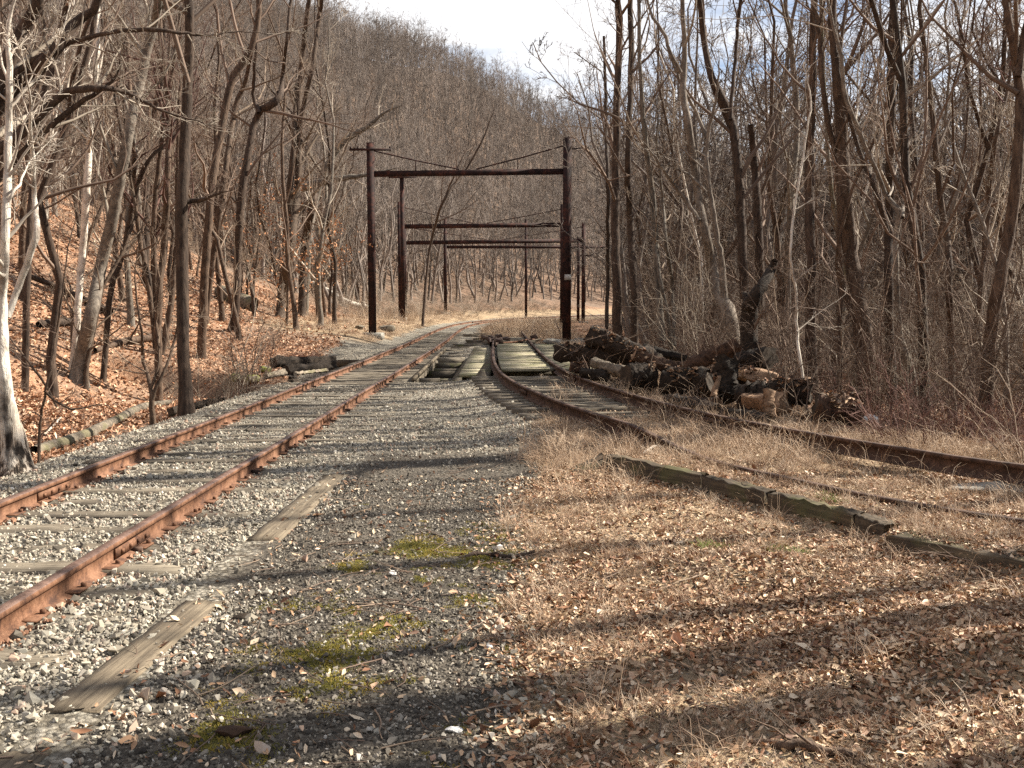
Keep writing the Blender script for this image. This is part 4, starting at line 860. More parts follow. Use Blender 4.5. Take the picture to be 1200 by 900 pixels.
# --- right side
key_tree('straight brown trunk first right of the gantry, taller of the pair', [[(724, 398, 13), (723, 340, 11), (721, 260, 10), (722, 180, 9), (723, 100, 8), (726, 40, 8), (724, 0, 6)]], 'bark_dark', 'twig_brown', seed=31, depth=31)
key_tree('straight dark trunk second right of the gantry', [[(744, 400, 10), (743, 340, 9), (738, 260, 8), (736, 180, 7), (740, 80, 7), (739, 0, 6)]], 'bark_dark', 'twig_brown', seed=32, depth=30)
key_tree('thin dead pole of a tree with a broken top against the sky gap', [[(710, 400, 5), (712, 330, 4.5), (712, 220, 4), (710, 130, 4), (708, 42, 3)]], 'bark_dark', 'twig_brown', seed=33, depth=36, lv=[(9, .12, 60, 5, 4, .35), (4, .5, 45, 4, 3, .15), (3, .5, 42, 3, 3, .1)])
key_tree('white and tan sycamore leaning left above the middle of the log pile', [[(864, 400, 22), (853, 370, 19), (842, 345, 15), (834, 310, 12), (826, 270, 10), (818, 230, 9), (812, 180, 8), (806, 140, 8), (800, 105, 8), (803, 60, 6), (800, 0, 5)], [(848, 350, 9), (846, 310, 7), (838, 260, 6), (830, 210, 5), (829, 165, 4), (839, 115, 3)], [(828, 162, 5), (815, 130, 4), (801, 105, 4)], [(797, 85, 5), (786, 62, 4), (776, 35, 4), (760, 5, 3)], [(820, 258, 5), (800, 230, 5), (782, 205, 4)], [(826, 225, 4), (808, 205, 3), (792, 198, 3), (782, 190, 2)]], 'bark_grey', 'twig_pale', seed=34, depth=23, name='sycamore_tree', lv=[(6, .28, 48, 7, 5, .4), (4, .5, 45, 5, 4, .15), (4, .5, 42, 4, 3, .1)])
key_tree('dark mossy trunk that bends left at the top, right of the white sycamore', [[(874, 405, 13), (871, 330, 11), (868, 250, 11), (862, 170, 10), (856, 140, 12), (842, 110, 12), (832, 85, 8), (824, 40, 7), (820, 0, 6)], [(856, 140, 5), (862, 60, 4), (868, 0, 4)]], 'bark_dark', 'twig_brown', seed=35, depth=24.5)
key_tree('dead dark trunk with a snapped flat top behind the log pile', [[(888, 400, 12), (890, 330, 11), (888, 250, 10), (884, 190, 9), (880, 146, 7)]], 'bark_dark', 'twig_brown', seed=36, depth=25, lv=[(4, .3, 50, 6, 5, .3), (4, .5, 45, 5, 4, .15), (3, .5, 42, 4, 3, .1)])
key_tree('thick black broken snag rising from the pile with a jagged reddish arm', [[(879, 408, 24), (878, 370, 20), (882, 352, 17), (893, 335, 13), (905, 315, 11), (908, 306, 7)], [(877, 372, 14), (874, 352, 9), (872, 342, 4)]], 'log_bark', 'twig_brown', seed=37, depth=19.5, lv=[(3, .3, 50, 6, 5, .3), (3, .5, 45, 5, 4, .15), (2, .5, 42, 4, 3, .1)], name='tree_snag')
key_tree('dark even trunk behind the right half of the log pile', [[(952, 455, 15), (950, 380, 13), (950, 300, 12), (948, 200, 11), (952, 100, 9), (955, 0, 8)]], 'bark_dark', 'twig_brown', seed=38, depth=21)
key_tree('stout trunk swelling to a wide foot right of the log pile, forked low', [[(1019, 462, 27), (1012, 400, 22), (1005, 350, 19), (996, 290, 16), (991, 230, 14), (987, 160, 13), (980, 80, 11), (975, 0, 9)], [(1000, 370, 9), (984, 320, 9), (985, 280, 9), (982, 200, 7), (966, 120, 6), (960, 40, 5)]], 'bark_brown', 'twig_brown', seed=39, depth=19.6)
key_tree('tall slim trunk with a pale limb forking left, right of the stout trunk', [[(1047, 455, 12), (1043, 400, 10), (1041, 330, 10), (1042, 250, 10), (1043, 180, 9), (1045, 80, 9), (1048, 0, 7)], [(1040, 272, 6), (1025, 222, 5), (1005, 170, 5), (985, 100, 4), (975, 30, 4), (970, 0, 3)]], 'bark_dark', 'twig_grey', seed=40, depth=19)
key_tree('crooked pale edged tree curving like a bow and forking below mid height', [[(1080, 447, 12), (1066, 430, 10), (1056, 400, 8), (1052, 360, 6), (1050, 310, 6), (1050, 270, 6), (1057, 252, 8), (1040, 230, 5), (1022, 190, 5), (1005, 150, 5), (990, 110, 5), (984, 60, 4), (970, 0, 3)], [(1057, 255, 5), (1060, 235, 4), (1075, 222, 3), (1090, 200, 2)]], 'bark_grey', 'twig_pale', seed=41, depth=17.5, ext=9, lv=[(8, .25, 48, 7, 5, .3), (4, .5, 45, 5, 4, .15), (4, .5, 42, 4, 3, .1)])
key_tree('slender brown tree with a long S bend between the bow shaped and the rightmost trunks', [[(1118, 440, 10), (1114, 400, 8), (1112, 340, 8), (1112, 290, 7), (1103, 240, 7), (1097, 180, 7), (1093, 130, 6), (1083, 50, 5), (1078, 0, 5)]], 'bark_brown', 'twig_brown', seed=42, depth=18.5)
key_tree('thin reddish trunk just left of the rightmost dark trunk', [[(1143, 430, 7), (1148, 350, 6), (1155, 280, 6), (1160, 220, 6), (1166, 165, 5), (1180, 110, 4), (1188, 40, 3), (1190, 0, 3)]], 'bark_brown', 'twig_red', seed=43, depth=21)
key_tree('dark leaning trunk at the right edge of the picture', [[(1155, 462, 16), (1160, 400, 14), (1170, 340, 14), (1179, 290, 13), (1190, 220, 13), (1196, 130, 12), (1192, 80, 10), (1183, 30, 8), (1178, 0, 7)], [(1193, 90, 8), (1200, 40, 7), (1206, 0, 6)]], 'bark_brown', 'twig_brown', seed=44, depth=16.5)
key_tree('slender leaning pair of pale stems in front of the brown trunks left of the sycamore', [[(792, 408, 5), (782, 370, 4.5), (772, 320, 4), (766, 270, 3.5), (762, 220, 3)], [(790, 405, 5), (788, 340, 4.5), (780, 280, 4), (776, 230, 3), (770, 160, 2.5)], [(776, 400, 9), (772, 340, 8), (765, 240, 7), (752, 120, 5), (748, 0, 4)]], 'bark_grey', 'twig_tan', seed=45, depth=23.5)
key_tree('pale thin twisted stem hanging in front of the pile right half', [[(948, 455, 3.5), (938, 425, 3.5), (934, 390, 3.5), (932, 340, 3), (926, 300, 3), (930, 250, 3), (940, 190, 2.5), (950, 120, 2)]], 'bark_pale', 'twig_pale', seed=46, depth=16.4, lv=[(9, .18, 50, 6, 5, .2), (4, .5, 45, 5, 4, .15), (3, .5, 42, 4, 3, .1)], name='sapling', cat='sapling', minr=.004)
key_tree('slim greenish stem with mossy side right of the dark even trunk', [[(1002, 448, 8), (1000, 400, 7), (996, 350, 6), (985, 290, 5), (972, 200, 5), (966, 100, 4), (962, 0, 4)]], 'log_grey', 'twig_brown', seed=47, depth=20.5)
key_tree('grey trunk in the second row between the snapped trunk and the dark even trunk', [[(925, 430, 10), (922, 350, 9), (926, 250, 8), (934, 150, 7), (928, 60, 6), (920, 0, 5)]], 'bark_grey', 'twig_grey', seed=48, depth=27)

# trees standing outside the picture on the sunny side, whose shadows lie across the foreground
OFF = [(8.6, 7.95, .22), (9.8, 8.2, .26), (12.5, 9.55, .2), (11.2, 9.8, .13), (14.2, 12.3, .14), (10.6, 6.9, .32), (9.4, 6.7, .2), (17, 14.4, .15), (9.3, 15.4, .2), (10.9, 16.6, .22), (12.4, 16.2, .18), (14.2, 17.8, .2)]
for k, (x, y, r_) in enumerate(OFF):
    g = np.random.default_rng(300 + k); base = np.array([x, y, float(H(x, y)) - .1]); top = base + [g.normal(0, .7), g.normal(0, .7), g.uniform(16, 19)]
    P, Rd = trunk_path(g, base, top, r_, r_ * .55, wob=.007); rt = empty('bare_tree', base, 'bare tree outside the right edge that throws shadow bands over the foreground', 'tree', 'trees right of the frame')
    V, F = tubes([((P - base)[None], Rd[None], 9)]); put('trunk', npmesh('trunk', V, F, M['bark_dark'], True), rt, None, False)
    V, F = tubes(lift(crown(g, [(P, Rd)], [(6, .26, 50, 7, 5, .45), (3, .5, 45, 5, 4, .2), (2, .5, 42, 4, 3, .1)], .0025), base)); put('crown', npmesh('crown', V, F, M['twig_brown']), rt, None, False)

# ------------------------------------------------------------------ many more trees: one of each kind, then copies
def template(seed, h, r0, bark, twig, lv, fork=False, minr=.0048, lean=.05):
    g = np.random.default_rng(seed); b0 = np.zeros(3); top = np.array([g.normal(0, lean * h), g.normal(0, lean * h), h])
    stems = [trunk_path(g, b0, top, r0, .02, wob=.032)]
    if fork:
        P, Rd = stems[0]; i = 6; q = P[i]; t2 = q + np.array([g.normal(0, .16 * h), g.normal(0, .16 * h), h * .5]); stems.append(trunk_path(g, q, t2, Rd[i] * .75, .02, flare=False, wob=.035))
    V, F = tubes([(P[None], Rd[None], 8) for P, Rd in stems]); tm = npmesh('trunk', V, F, M[bark], True)
    V, F = tubes(crown(g, stems, lv, minr)); cm = npmesh('crown', V, F, M[twig]); return tm, cm
LV = [(15, .30, 48, 6, 4, .3), (5, .5, 45, 5, 3, .15), (5, .5, 42, 4, 3, .1), (3, .6, 40, 3, 3, .2)]
LV2 = [(18, .24, 50, 6, 4, .12), (5, .5, 45, 5, 3, .15), (5, .5, 42, 4, 3, .1), (3, .6, 40, 3, 3, .2)]
TP = [template(1, 15, .115, 'bark_brown', 'twig_brown', LV), template(2, 14, .10, 'bark_dark', 'twig_brown', LV, True), template(3, 16, .135, 'bark_grey', 'twig_grey', LV),
      template(4, 12, .09, 'bark_brown', 'twig_tan', LV2), template(5, 15, .11, 'bark_dark', 'twig_brown', LV, True), template(6, 11, .08, 'bark_grey', 'twig_grey', LV2, True),
      template(7, 9, .055, 'bark_brown', 'twig_brown', LV2, lean=.1), template(8, 13, .07, 'bark_pale', 'twig_pale', LV2, lean=.07)]
def scatter_pts(g, n, fx, fy, ok, mind, tries=40000):
    P = []; cell = {}
    X = fx(g, tries); Y = fy(g, tries); m_ = ok(X, Y)
    for x, y in zip(X[m_], Y[m_]):
        md = mind(x, y) if callable(mind) else mind
        i, j = int(x // 3), int(y // 3); bad = False; rr_ = int(md // 3) + 1
        for a in range(i - rr_, i + rr_ + 1):
            for b2 in range(j - rr_, j + rr_ + 1):
                for q in cell.get((a, b2), ()):
                    if (q[0] - x) ** 2 + (q[1] - y) ** 2 < md * md: bad = True; break
                if bad: break
            if bad: break
        if bad: continue
        cell.setdefault((i, j), []).append((x, y)); P.append((x, y))
        if len(P) >= n: break
    return np.array(P)
g = np.random.default_rng(5)
inframe = lambda x, y, m=1.0: np.abs(x) < .545 * y + m
def okL(x, y):
    s = S(x, y); low = np.where(y < 38, 8.0, 5.5); px = 600 + x / y * FPX
    return (s > low) & (s < 60) & inframe(x, y) & ~((px > 425) & (y < 62)) & ~((px > 395) & (px < 720) & (s < 11))
ptsL = scatter_pts(g, 165, lambda g, n: g.uniform(-60, 5, n), lambda g, n: 18 + 82 * g.random(n) ** 1.1, okL, lambda x, y: 2.6 + y * .010)
def okR(x, y):
    xs = np.interp(y, _sy, _sx); px = 600 + x / y * FPX
    return (x > xs + 4.2) & (px > 712) & inframe(x, y) & (S(x, y) < -7.5) & ~((px < 745) & (y > 26) & (y < 60)) & ~((px > 700) & (px < 945) & (y < 25))
ptsR = scatter_pts(g, 128, lambda g, n: g.uniform(2, 48, n), lambda g, n: 17 + 60 * g.random(n) ** 1.25, okR, lambda x, y: 1.9 + y * .01)
KW = ['brown barked straight', 'dark forked', 'tall grey barked', 'slim brown', 'tall dark forked', 'slim grey forked', 'thin young', 'thin pale']
def plant(pts, zones_, group, seed, hs=(.8, 1.2), weights=None):
    g = np.random.default_rng(seed)
    for x, y in pts:
        k = g.choice(len(TP), p=weights); z = float(H(x, y)); zn = [q for lim, q in zones_[0] if y < lim][0]; lt = [q for lim, q in zones_[1] if 600 + x / y * FPX < lim][0]; t = empty('bare_tree', (x, y, z - .12), KW[k] + ' bare tree ' + zn + ' ' + lt, 'tree', group + ', ' + KW[k] + ', ' + zn + ' ' + lt, g.uniform(0, 6.28)); s_ = g.uniform(*hs); t.scale = (s_ * g.uniform(.9, 1.15), s_ * g.uniform(.9, 1.15), s_)
        put('trunk', TP[k][0], t, None, False); put('crown', TP[k][1], t, None, False)
plant(ptsL, ([(36, 'low on the left slope'), (60, 'halfway up the left slope'), (999, 'far along the left slope')], [(80, 'at the left edge'), (215, 'left of the dark straight trunk'), (330, 'right of the dark straight trunk'), (9999, 'next to the near gantry')]), 'bare trees on the left slope', 21, (.8, 1.2), [.2, .16, .14, .16, .14, .08, .06, .06])
plant(ptsR, ([(28, 'in the front right woods'), (45, 'midway in the right woods'), (999, 'deep in the right woods')], [(790, 'beside the gantry'), (900, 'behind the log pile'), (1030, 'past the log pile end'), (9999, 'by the right edge')]), 'bare trees in the right woods', 22, (.8, 1.15), [.10, .14, .05, .22, .11, .13, .15, .10])

# ------------------------------------------------------------------ instanced stuff
def hidden_collection(name, meshes):
    c = bpy.data.collections.new(name)
    for i, me in enumerate(meshes): o = bpy.data.objects.new('%s_%02d' % (name, i), me); c.objects.link(o)
    return c
def instances(name, coll, P, rot, scl, idx, label, cat):
    me = bpy.data.meshes.new(name); me.vertices.add(len(P)); me.vertices.foreach_set('co', np.asarray(P, np.float32).ravel())
    a = me.attributes.new('rot', 'FLOAT_VECTOR', 'POINT'); a.data.foreach_set('vector', np.asarray(rot, np.float32).ravel())
    a = me.attributes.new('scl', 'FLOAT_VECTOR', 'POINT'); a.data.foreach_set('vector', np.asarray(scl, np.float32).ravel())
    a = me.attributes.new('idx', 'INT', 'POINT'); a.data.foreach_set('value', np.asarray(idx, np.int32).ravel())
    ng = bpy.data.node_groups.new(name, 'GeometryNodeTree'); ng.interface.new_socket('Geometry', in_out='INPUT', socket_type='NodeSocketGeometry'); ng.interface.new_socket('Geometry', in_out='OUTPUT', socket_type='NodeSocketGeometry')
    gi = ng.nodes.new('NodeGroupInput'); go = ng.nodes.new('NodeGroupOutput'); ci = ng.nodes.new('GeometryNodeCollectionInfo'); ip = ng.nodes.new('GeometryNodeInstanceOnPoints')
    ci.inputs['Collection'].default_value = coll; ci.inputs['Separate Children'].default_value = True; ci.inputs['Reset Children'].default_value = True; ip.inputs['Pick Instance'].default_value = True
    def na(nm, ty): n = ng.nodes.new('GeometryNodeInputNamedAttribute'); n.data_type = ty; n.inputs['Name'].default_value = nm; return [o for o in n.outputs if o.enabled][0]
    L = ng.links.new; L(gi.outputs[0], ip.inputs['Points']); L(ci.outputs[0], ip.inputs['Instance']); L(na('idx', 'INT'), ip.inputs['Instance Index'])
    L(na('rot', 'FLOAT_VECTOR'), ip.inputs['Rotation']); L(na('scl', 'FLOAT_VECTOR'), ip.inputs['Scale']); L(ip.outputs[0], go.inputs[0])
    o = put(name, me); md = o.modifiers.new('scatter', 'NODES'); md.node_group = ng; return tag(o, label, cat, kind='stuff')
def rot3(g, n, tilt=.4): r_ = np.zeros((n, 3)); r_[:, 0] = g.normal(0, tilt, n); r_[:, 1] = g.normal(0, tilt, n); r_[:, 2] = g.uniform(0, 6.28, n); return r_
def uni(g, n, a, b, sq=(1, 1, 1)): s = g.uniform(a, b, n)[:, None]; return np.repeat(s, 3, 1) * g.uniform(.8, 1.2, (n, 3)) * np.array(sq)

# far wood
LF = [(13, .30, 46, 5, 3, .3), (5, .5, 45, 4, 3, .12), (5, .55, 40, 3, 3, .1)]
far_m = []
for k in range(5):
    tm, cm = template(60 + k, [16, 14, 17, 13, 15][k], .15, 'far_bark', 'far_twig', LF, k % 2 == 0, .014)
    import itertools
    V = []; F = []
    b = MB()
    for me in (tm, cm):
        v = np.empty(len(me.vertices) * 3, np.float32); me.vertices.foreach_get('co', v); f = np.empty(len(me.loops), np.int32); me.loops.foreach_get('vertex_index', f); b.add(v.reshape(-1, 3), f.reshape(-1, 4)); bpy.data.meshes.remove(me)
    far_m.append(b.mesh('far_tree', M['far_twig']))
cf = hidden_collection('far_tree', far_m)
def okF(x, y):
    s = S(x, y); d = np.hypot(x, y)
    px = 600 + x / y * FPX; return inframe(x, y, 6) & ~((px > 430) & (px < 740) & (s < 11) & (s > 0)) & ~((px > 430) & (px < 740) & (s < 38) & (s > 0) & (np.sin(x * 57.3 + y * 91.7) > -.1)) & (((s > 7) & ((d > 80) | (s > 45))) | ((s > 6) & (d > 80) & (x > -12)) | ((s < -9) & (d > 34) & (px > 735)))
pf = scatter_pts(g, 12000, lambda g, n: g.uniform(-190, 200, n), lambda g, n: 34 + 306 * g.random(n) ** .95, okF, lambda x, y: 1.9 + max(0, y - 90) * .005, 160000)
n = len(pf); Pf = np.column_stack([pf, H(pf[:, 0], pf[:, 1]) - .2]); sc_ = g.uniform(.75, 1.15, n)
instances('far_wood', cf, Pf, rot3(g, n, .04), np.stack([sc_ * 1.1, sc_ * 1.1, sc_], 1), g.integers(0, 5, n), 'grey brown mass of bare woods covering the far hillside', 'woods')
print('far trees', n, 'L', len(ptsL), 'R', len(ptsR))

# undergrowth
def bush(seed, stems, h, twig, spread=.5, minr=.003, lv=None):
    g = np.random.default_rng(seed); P = np.zeros((stems, 6, 3)); a = g.uniform(0, 6.28, stems); P[:, 0, 0] = np.cos(a) * g.uniform(0, spread * .5, stems); P[:, 0, 1] = np.sin(a) * g.uniform(0, spread * .5, stems); d = np.stack([np.cos(a) * spread, np.sin(a) * spread, np.ones(stems)], 1)
    hh = g.uniform(.5, 1, stems) * h
    for i in range(1, 6): d = d + g.normal(0, .2, (stems, 3)) + [0, 0, -.06 * i]; d /= np.linalg.norm(d, axis=1, keepdims=True); P[:, i] = P[:, i - 1] + d * (hh / 5)[:, None]
    Rd = np.linspace(1, .3, 6)[None] * g.uniform(.005, .011, stems)[:, None] * (h / 1.5) ** .5
    gr = [(P, Rd, 3)]
    for c, ra, an, nn in lv or ((4, .45, 45, 4), (3, .5, 45, 3)):
        P, Rd = spawn(g, P, Rd, c, .15, 1, ra, an, nn, .25, .0, minr=minr); gr.append((P, Rd, 3))
    V, F = tubes(gr); return npmesh('bush', V, F, M[twig])
bm_ = [bush(1, 18, 1.6, 'twig_red'), bush(2, 22, 1.4, 'twig_brown'), bush(3, 14, 2.2, 'twig_tan'), bush(4, 16, 2.6, 'twig_brown', .35), bush(5, 26, 1.0, 'twig_red', .9), bush(6, 12, 3.2, 'twig_grey', .3), bush(7, 9, 5.5, 'twig_brown', .22, lv=((7, .35, 45, 4), (4, .5, 45, 3), (2, .5, 40, 3))), bush(8, 8, 6.5, 'twig_tan', .2, lv=((8, .3, 45, 4), (4, .5, 45, 3), (2, .5, 40, 3)))]
cb = hidden_collection('bush', bm_)
def okU(x, y):
    xs = np.interp(y, _sy, _sx); px = 600 + x / y * FPX
    return (x > xs + 2.3 + .12 * (y - 10)) & ~((px > 840) & (px < 925) & (y < 20.5)) & inframe(x, y, 4.0) & (S(x, y) < -7.2) & ((px > 985) | (y > 18)) & ~((px > 935) & (px < 1025) & (y < 15)) & (px > 705)
pu = scatter_pts(g, 900, lambda g, n: g.uniform(1.5, 36, n), lambda g, n: 8.5 + 50 * g.random(n) ** 1.5, okU, .58)
n = len(pu); dist = pu[:, 1]
instances('undergrowth', cb, np.column_stack([pu, H(pu[:, 0], pu[:, 1]) - .05]), rot3(g, n, .12), uni(g, n, .6, 1.15), np.where(dist < 15, g.choice([0, 1, 4, 4, 0, 2], n), g.integers(0, 8, n)), 'reddish brown thicket of bare twigs and brambles filling the right woods floor', 'undergrowth')
def okU2(x, y):
    s = S(x, y); return (s > np.where(y < 38, 3.6, 3.2)) & (s < 40) & inframe(x, y, 1) & ((y > 60) | (s > 5) | (np.sin(x * 1.3 + y * .7) > .2))
pu2 = scatter_pts(g, 150, lambda g, n: g.uniform(-45, 25, n), lambda g, n: 14 + 100 * g.random(n), okU2, 1.3)
pu3 = np.array([[at(x, 440, 19.5)[0], 19.3 + k * .35] for k, x in enumerate((238, 248, 258, 266, 274, 262, 250))])
pu4 = scatter_pts(g, 460, lambda g, n: g.uniform(-14, 40, n), lambda g, n: g.uniform(66, 160, n), lambda x, y: (S(x, y) > 5) & (S(x, y) < 24) & (x / y < .12), 1.2)
pu2 = np.vstack([pu2, pu3, pu4]); n = len(pu2)
instances('undergrowth', cb, np.column_stack([pu2, H(pu2[:, 0], pu2[:, 1]) - .05]), rot3(g, n, .12), uni(g, n, .45, 1.0), np.where(pu2[:, 1] > 64, g.choice([2, 5, 2, 1], n), g.choice([1, 2, 3, 4, 5], n)), 'thin bare brush scattered over the left slope and the far track side', 'undergrowth')

# stones
def chip(seed, m, flat=.7):
    g = np.random.default_rng(seed); bm = bmesh.new()
    for _ in range(11): v = g.normal(size=3); v /= np.linalg.norm(v); bm.verts.new(v * [1, .8, flat] * g.uniform(.8, 1.1))
    bmesh.ops.convex_hull(bm, input=bm.verts); me = bpy.data.meshes.new('stone'); bm.to_mesh(me); bm.free(); me.materials.append(m); return me
M['stone_rusty'] = inst_ramp_mat('rust_stained_stone', [(0, (.07, .035, .022)), (.4, (.20, .10, .06)), (.75, (.33, .19, .12)), (1, (.44, .31, .22))])
cs = hidden_collection('stone', [chip(i, M['stone']) for i in range(8)] + [chip(i, M['stone_rusty']) for i in range(3)])
cg = hidden_collection('grit', [chip(20 + i, M['cinder']) for i in range(6)])
def sample(g, dens, y0, y1, x0=None, x1=None, marg=2.8):
    """random points in the visible wedge between two distances"""
    A = (y1 - y0) * (.545 * (y0 + y1) + 2 * marg); n = int(A * dens); y = np.sqrt(g.uniform(y0 ** 2, y1 ** 2, n)); x = g.uniform(-1, 1, n) * (.545 * y + marg); return x, y
def zw(x, y): s = S(x, y); return (s,) + tuple(_bil(a, x, y) for a in Zs)
PP = []; SS = []; GP = []; GS_ = []
for y0, y1, dn, dg in ((2.8, 6, 2700, 4200), (6, 10, 2000, 2600), (10, 15, 900, 600), (15, 23, 300, 0), (23, 40, 90, 0)):
    x, y = sample(g, dn, y0, y1); s, st, lf, ci_, ms = zw(x, y); tie = (np.abs(s) < 1.0) & (y > 2)
    keep = (g.random(len(x)) < (1 - st) * (1 - lf) * (1 - ci_ * .975) * np.where(tie, .72, 1)) & (np.abs(np.abs(s) - .752) > .06) & ~((y > 22.3) & (y < 31.7)) & ~((np.abs(x + 1.9) < .14) & (y < 10.2) & (g.random(len(x)) < .93))
    ti = np.abs(y[:, None] - np.array(TIES)[None]).min(1); keep &= ~((ti < .11) & (np.abs(s) < 1.3) & (g.random(len(x)) < .62 + .3 * fbm(x, y, 61, 2, 2.5)))
    keep &= ~((y > 21.4) & (y < 37) & (np.abs(s) < 1.1) & (g.random(len(x)) < .85))
    x, y = x[keep], y[keep]; PP.append(np.column_stack([x, y, H(x, y) + g.uniform(-.006, .016, len(x))])); k = g.lognormal(-4.42, .5, len(x)); SS.append(k)
    if dg:
        x, y = sample(g, dg, y0, y1); s, st, lf, ci_, ms = zw(x, y); keep = (g.random(len(x)) < (ci_ * (1 - ms * .8)) * (1 - st) + .10 * st * (1 - lf)) & ~((np.abs(x + 1.9) < .12) & (y < 10.2))
        x, y = x[keep], y[keep]; GP.append(np.column_stack([x, y, H(x, y)])); GS_.append(g.lognormal(-4.75, .45, len(x)))
P = np.vstack(PP); s_ = np.clip(np.concatenate(SS), .009, .05); n = len(P)
instances('ballast_gravel', cs, P, g.uniform(0, 6.28, (n, 3)), s_[:, None] * g.uniform(.8, 1.25, (n, 3)), np.where((np.abs(np.abs(S(P[:, 0], P[:, 1])) - .752) < .09 + .13 * g.random(n)) & (g.random(n) < .6), g.integers(8, 11, n), g.integers(0, 8, n)), 'pale grey and tan crushed stone ballast around the left track', 'gravel')
P = np.vstack(GP); s_ = np.clip(np.concatenate(GS_), .003, .03); n2_ = len(P)
instances('cinder_gravel', cg, P, g.uniform(0, 6.28, (n2_, 3)), s_[:, None] * g.uniform(.7, 1.3, (n2_, 3)), g.integers(0, 6, n2_), 'dark fine cinders and grit on the ground between track and grass', 'gravel')
print('stones', n, n2_)

# leaves
def leaf_mesh(seed, m, curl):
    g = np.random.default_rng(seed); V = [(-1, 0, 0), (-.35, .42, curl * .5), (-.25, -.40, curl * .6), (.35, .36, curl * .35), (.4, -.38, curl * .7), (1, 0, curl * .5), (0, 0, -.05)]
    V = np.array(V) + g.normal(0, .09, (7, 3)); return npmesh('leaf', V, np.array([[0, 2, 6], [0, 6, 1], [2, 4, 6], [1, 6, 3], [4, 5, 6], [6, 5, 3]]), m)
cl = hidden_collection('leaf', [leaf_mesh(i, M['leaf'], [.2, .5, .8, -.3, .35][i % 5]) for i in range(6)])
co_ = hidden_collection('oak_leaf', [leaf_mesh(10 + i, M['leaf_orange'], [.3, .6, .9, -.3, .45][i % 5]) for i in range(6)])
PP = []; SS = []
for y0, y1, dn in ((2.8, 6, 3800), (6, 10, 2500), (10, 16, 700), (16, 26, 150)):
    x, y = sample(g, dn, y0, y1); s, st, lf, ci_, ms = zw(x, y); cl_ = sstep(-.25, .35, fbm(x, y, 77, 3, 1.4)); hot = np.exp(-((x - 2.6) / 1.3) ** 2 - ((y - 6) / 1.2) ** 2)
    keep = g.random(len(x)) < np.clip(st * (1 - lf) * (x > -.5) * (.25 + .75 * cl_ + hot) + .025 * (s < -1.6), 0, 1) * np.where(y > 10.8, .45, 1)
    x, y = x[keep], y[keep]; PP.append(np.column_stack([x, y, H(x, y) + .008 + .02 * g.random(len(x)) ** 2])); SS.append(g.lognormal(-3.95, .3, len(x)))
P = np.vstack(PP); s_ = np.concatenate(SS); n = len(P)
instances('leaf_litter', cl, P, rot3(g, n, .5), s_[:, None] * g.uniform(.7, 1.25, (n, 3)), g.integers(0, 6, n), 'tan and pale dry leaves strewn over the straw on the right foreground', 'leaves')
PP = []; SS = []
for y0, y1, dn, a, b2 in ((9, 16, 330, .03, .06), (16, 26, 190, .04, .07), (26, 42, 60, .05, .09), (42, 70, 18, .07, .12)):
    x, y = sample(g, dn, y0, y1); s, st, lf, ci_, ms = zw(x, y); keep = g.random(len(x)) < lf * (s < 38) * np.where(s < 0, .35, 1)
    x, y = x[keep], y[keep]; PP.append(np.column_stack([x, y, H(x, y) + .012 + .05 * g.random(len(x)) ** 3])); SS.append(g.uniform(a, b2, len(x)))
P = np.vstack(PP); s_ = np.concatenate(SS); n3 = len(P)
instances('oak_leaf_litter', co_, P, rot3(g, n3, .55), s_[:, None] * g.uniform(.7, 1.25, (n3, 3)), g.integers(0, 6, n3), 'orange brown oak leaves carpeting the slope left of the track', 'leaves')
print('leaves', n, n3)

# dry grass
def tuft(seed, n, h, spread, m, lean=.5, wd=.0016):
    g = np.random.default_rng(seed); a = g.uniform(0, 6.28, n); b0 = np.stack([g.normal(0, spread, n), g.normal(0, spread, n), np.zeros(n)], 1); d = np.stack([np.cos(a) * lean * g.random(n), np.sin(a) * lean * g.random(n), np.ones(n)], 1); hh = g.uniform(.4, 1, n) * h
    P = np.zeros((n, 4, 3)); P[:, 0] = b0
    for i in range(1, 4): d = d + np.stack([np.cos(a), np.sin(a), -.9 * np.ones(n)], 1) * .22 * i * g.random((n, 1)); d /= np.linalg.norm(d, axis=1, keepdims=True); P[:, i] = P[:, i - 1] + d * (hh / 3)[:, None]
    V, F = tubes([(P, np.array([1, .9, .7, .2])[None] * np.full((n, 1), wd), 3)]); return npmesh('tuft', V, F, M[m])
ct = hidden_collection('tuft', [tuft(1, 26, .10, .05, 'straw', 1.2), tuft(2, 30, .16, .05, 'straw', .9), tuft(3, 22, .07, .06, 'straw', 1.8), tuft(4, 18, .34, .06, 'straw', .5, .002), tuft(5, 9, .55, .07, 'straw', .5, .0022)])
PP = []; SS = []; II = []
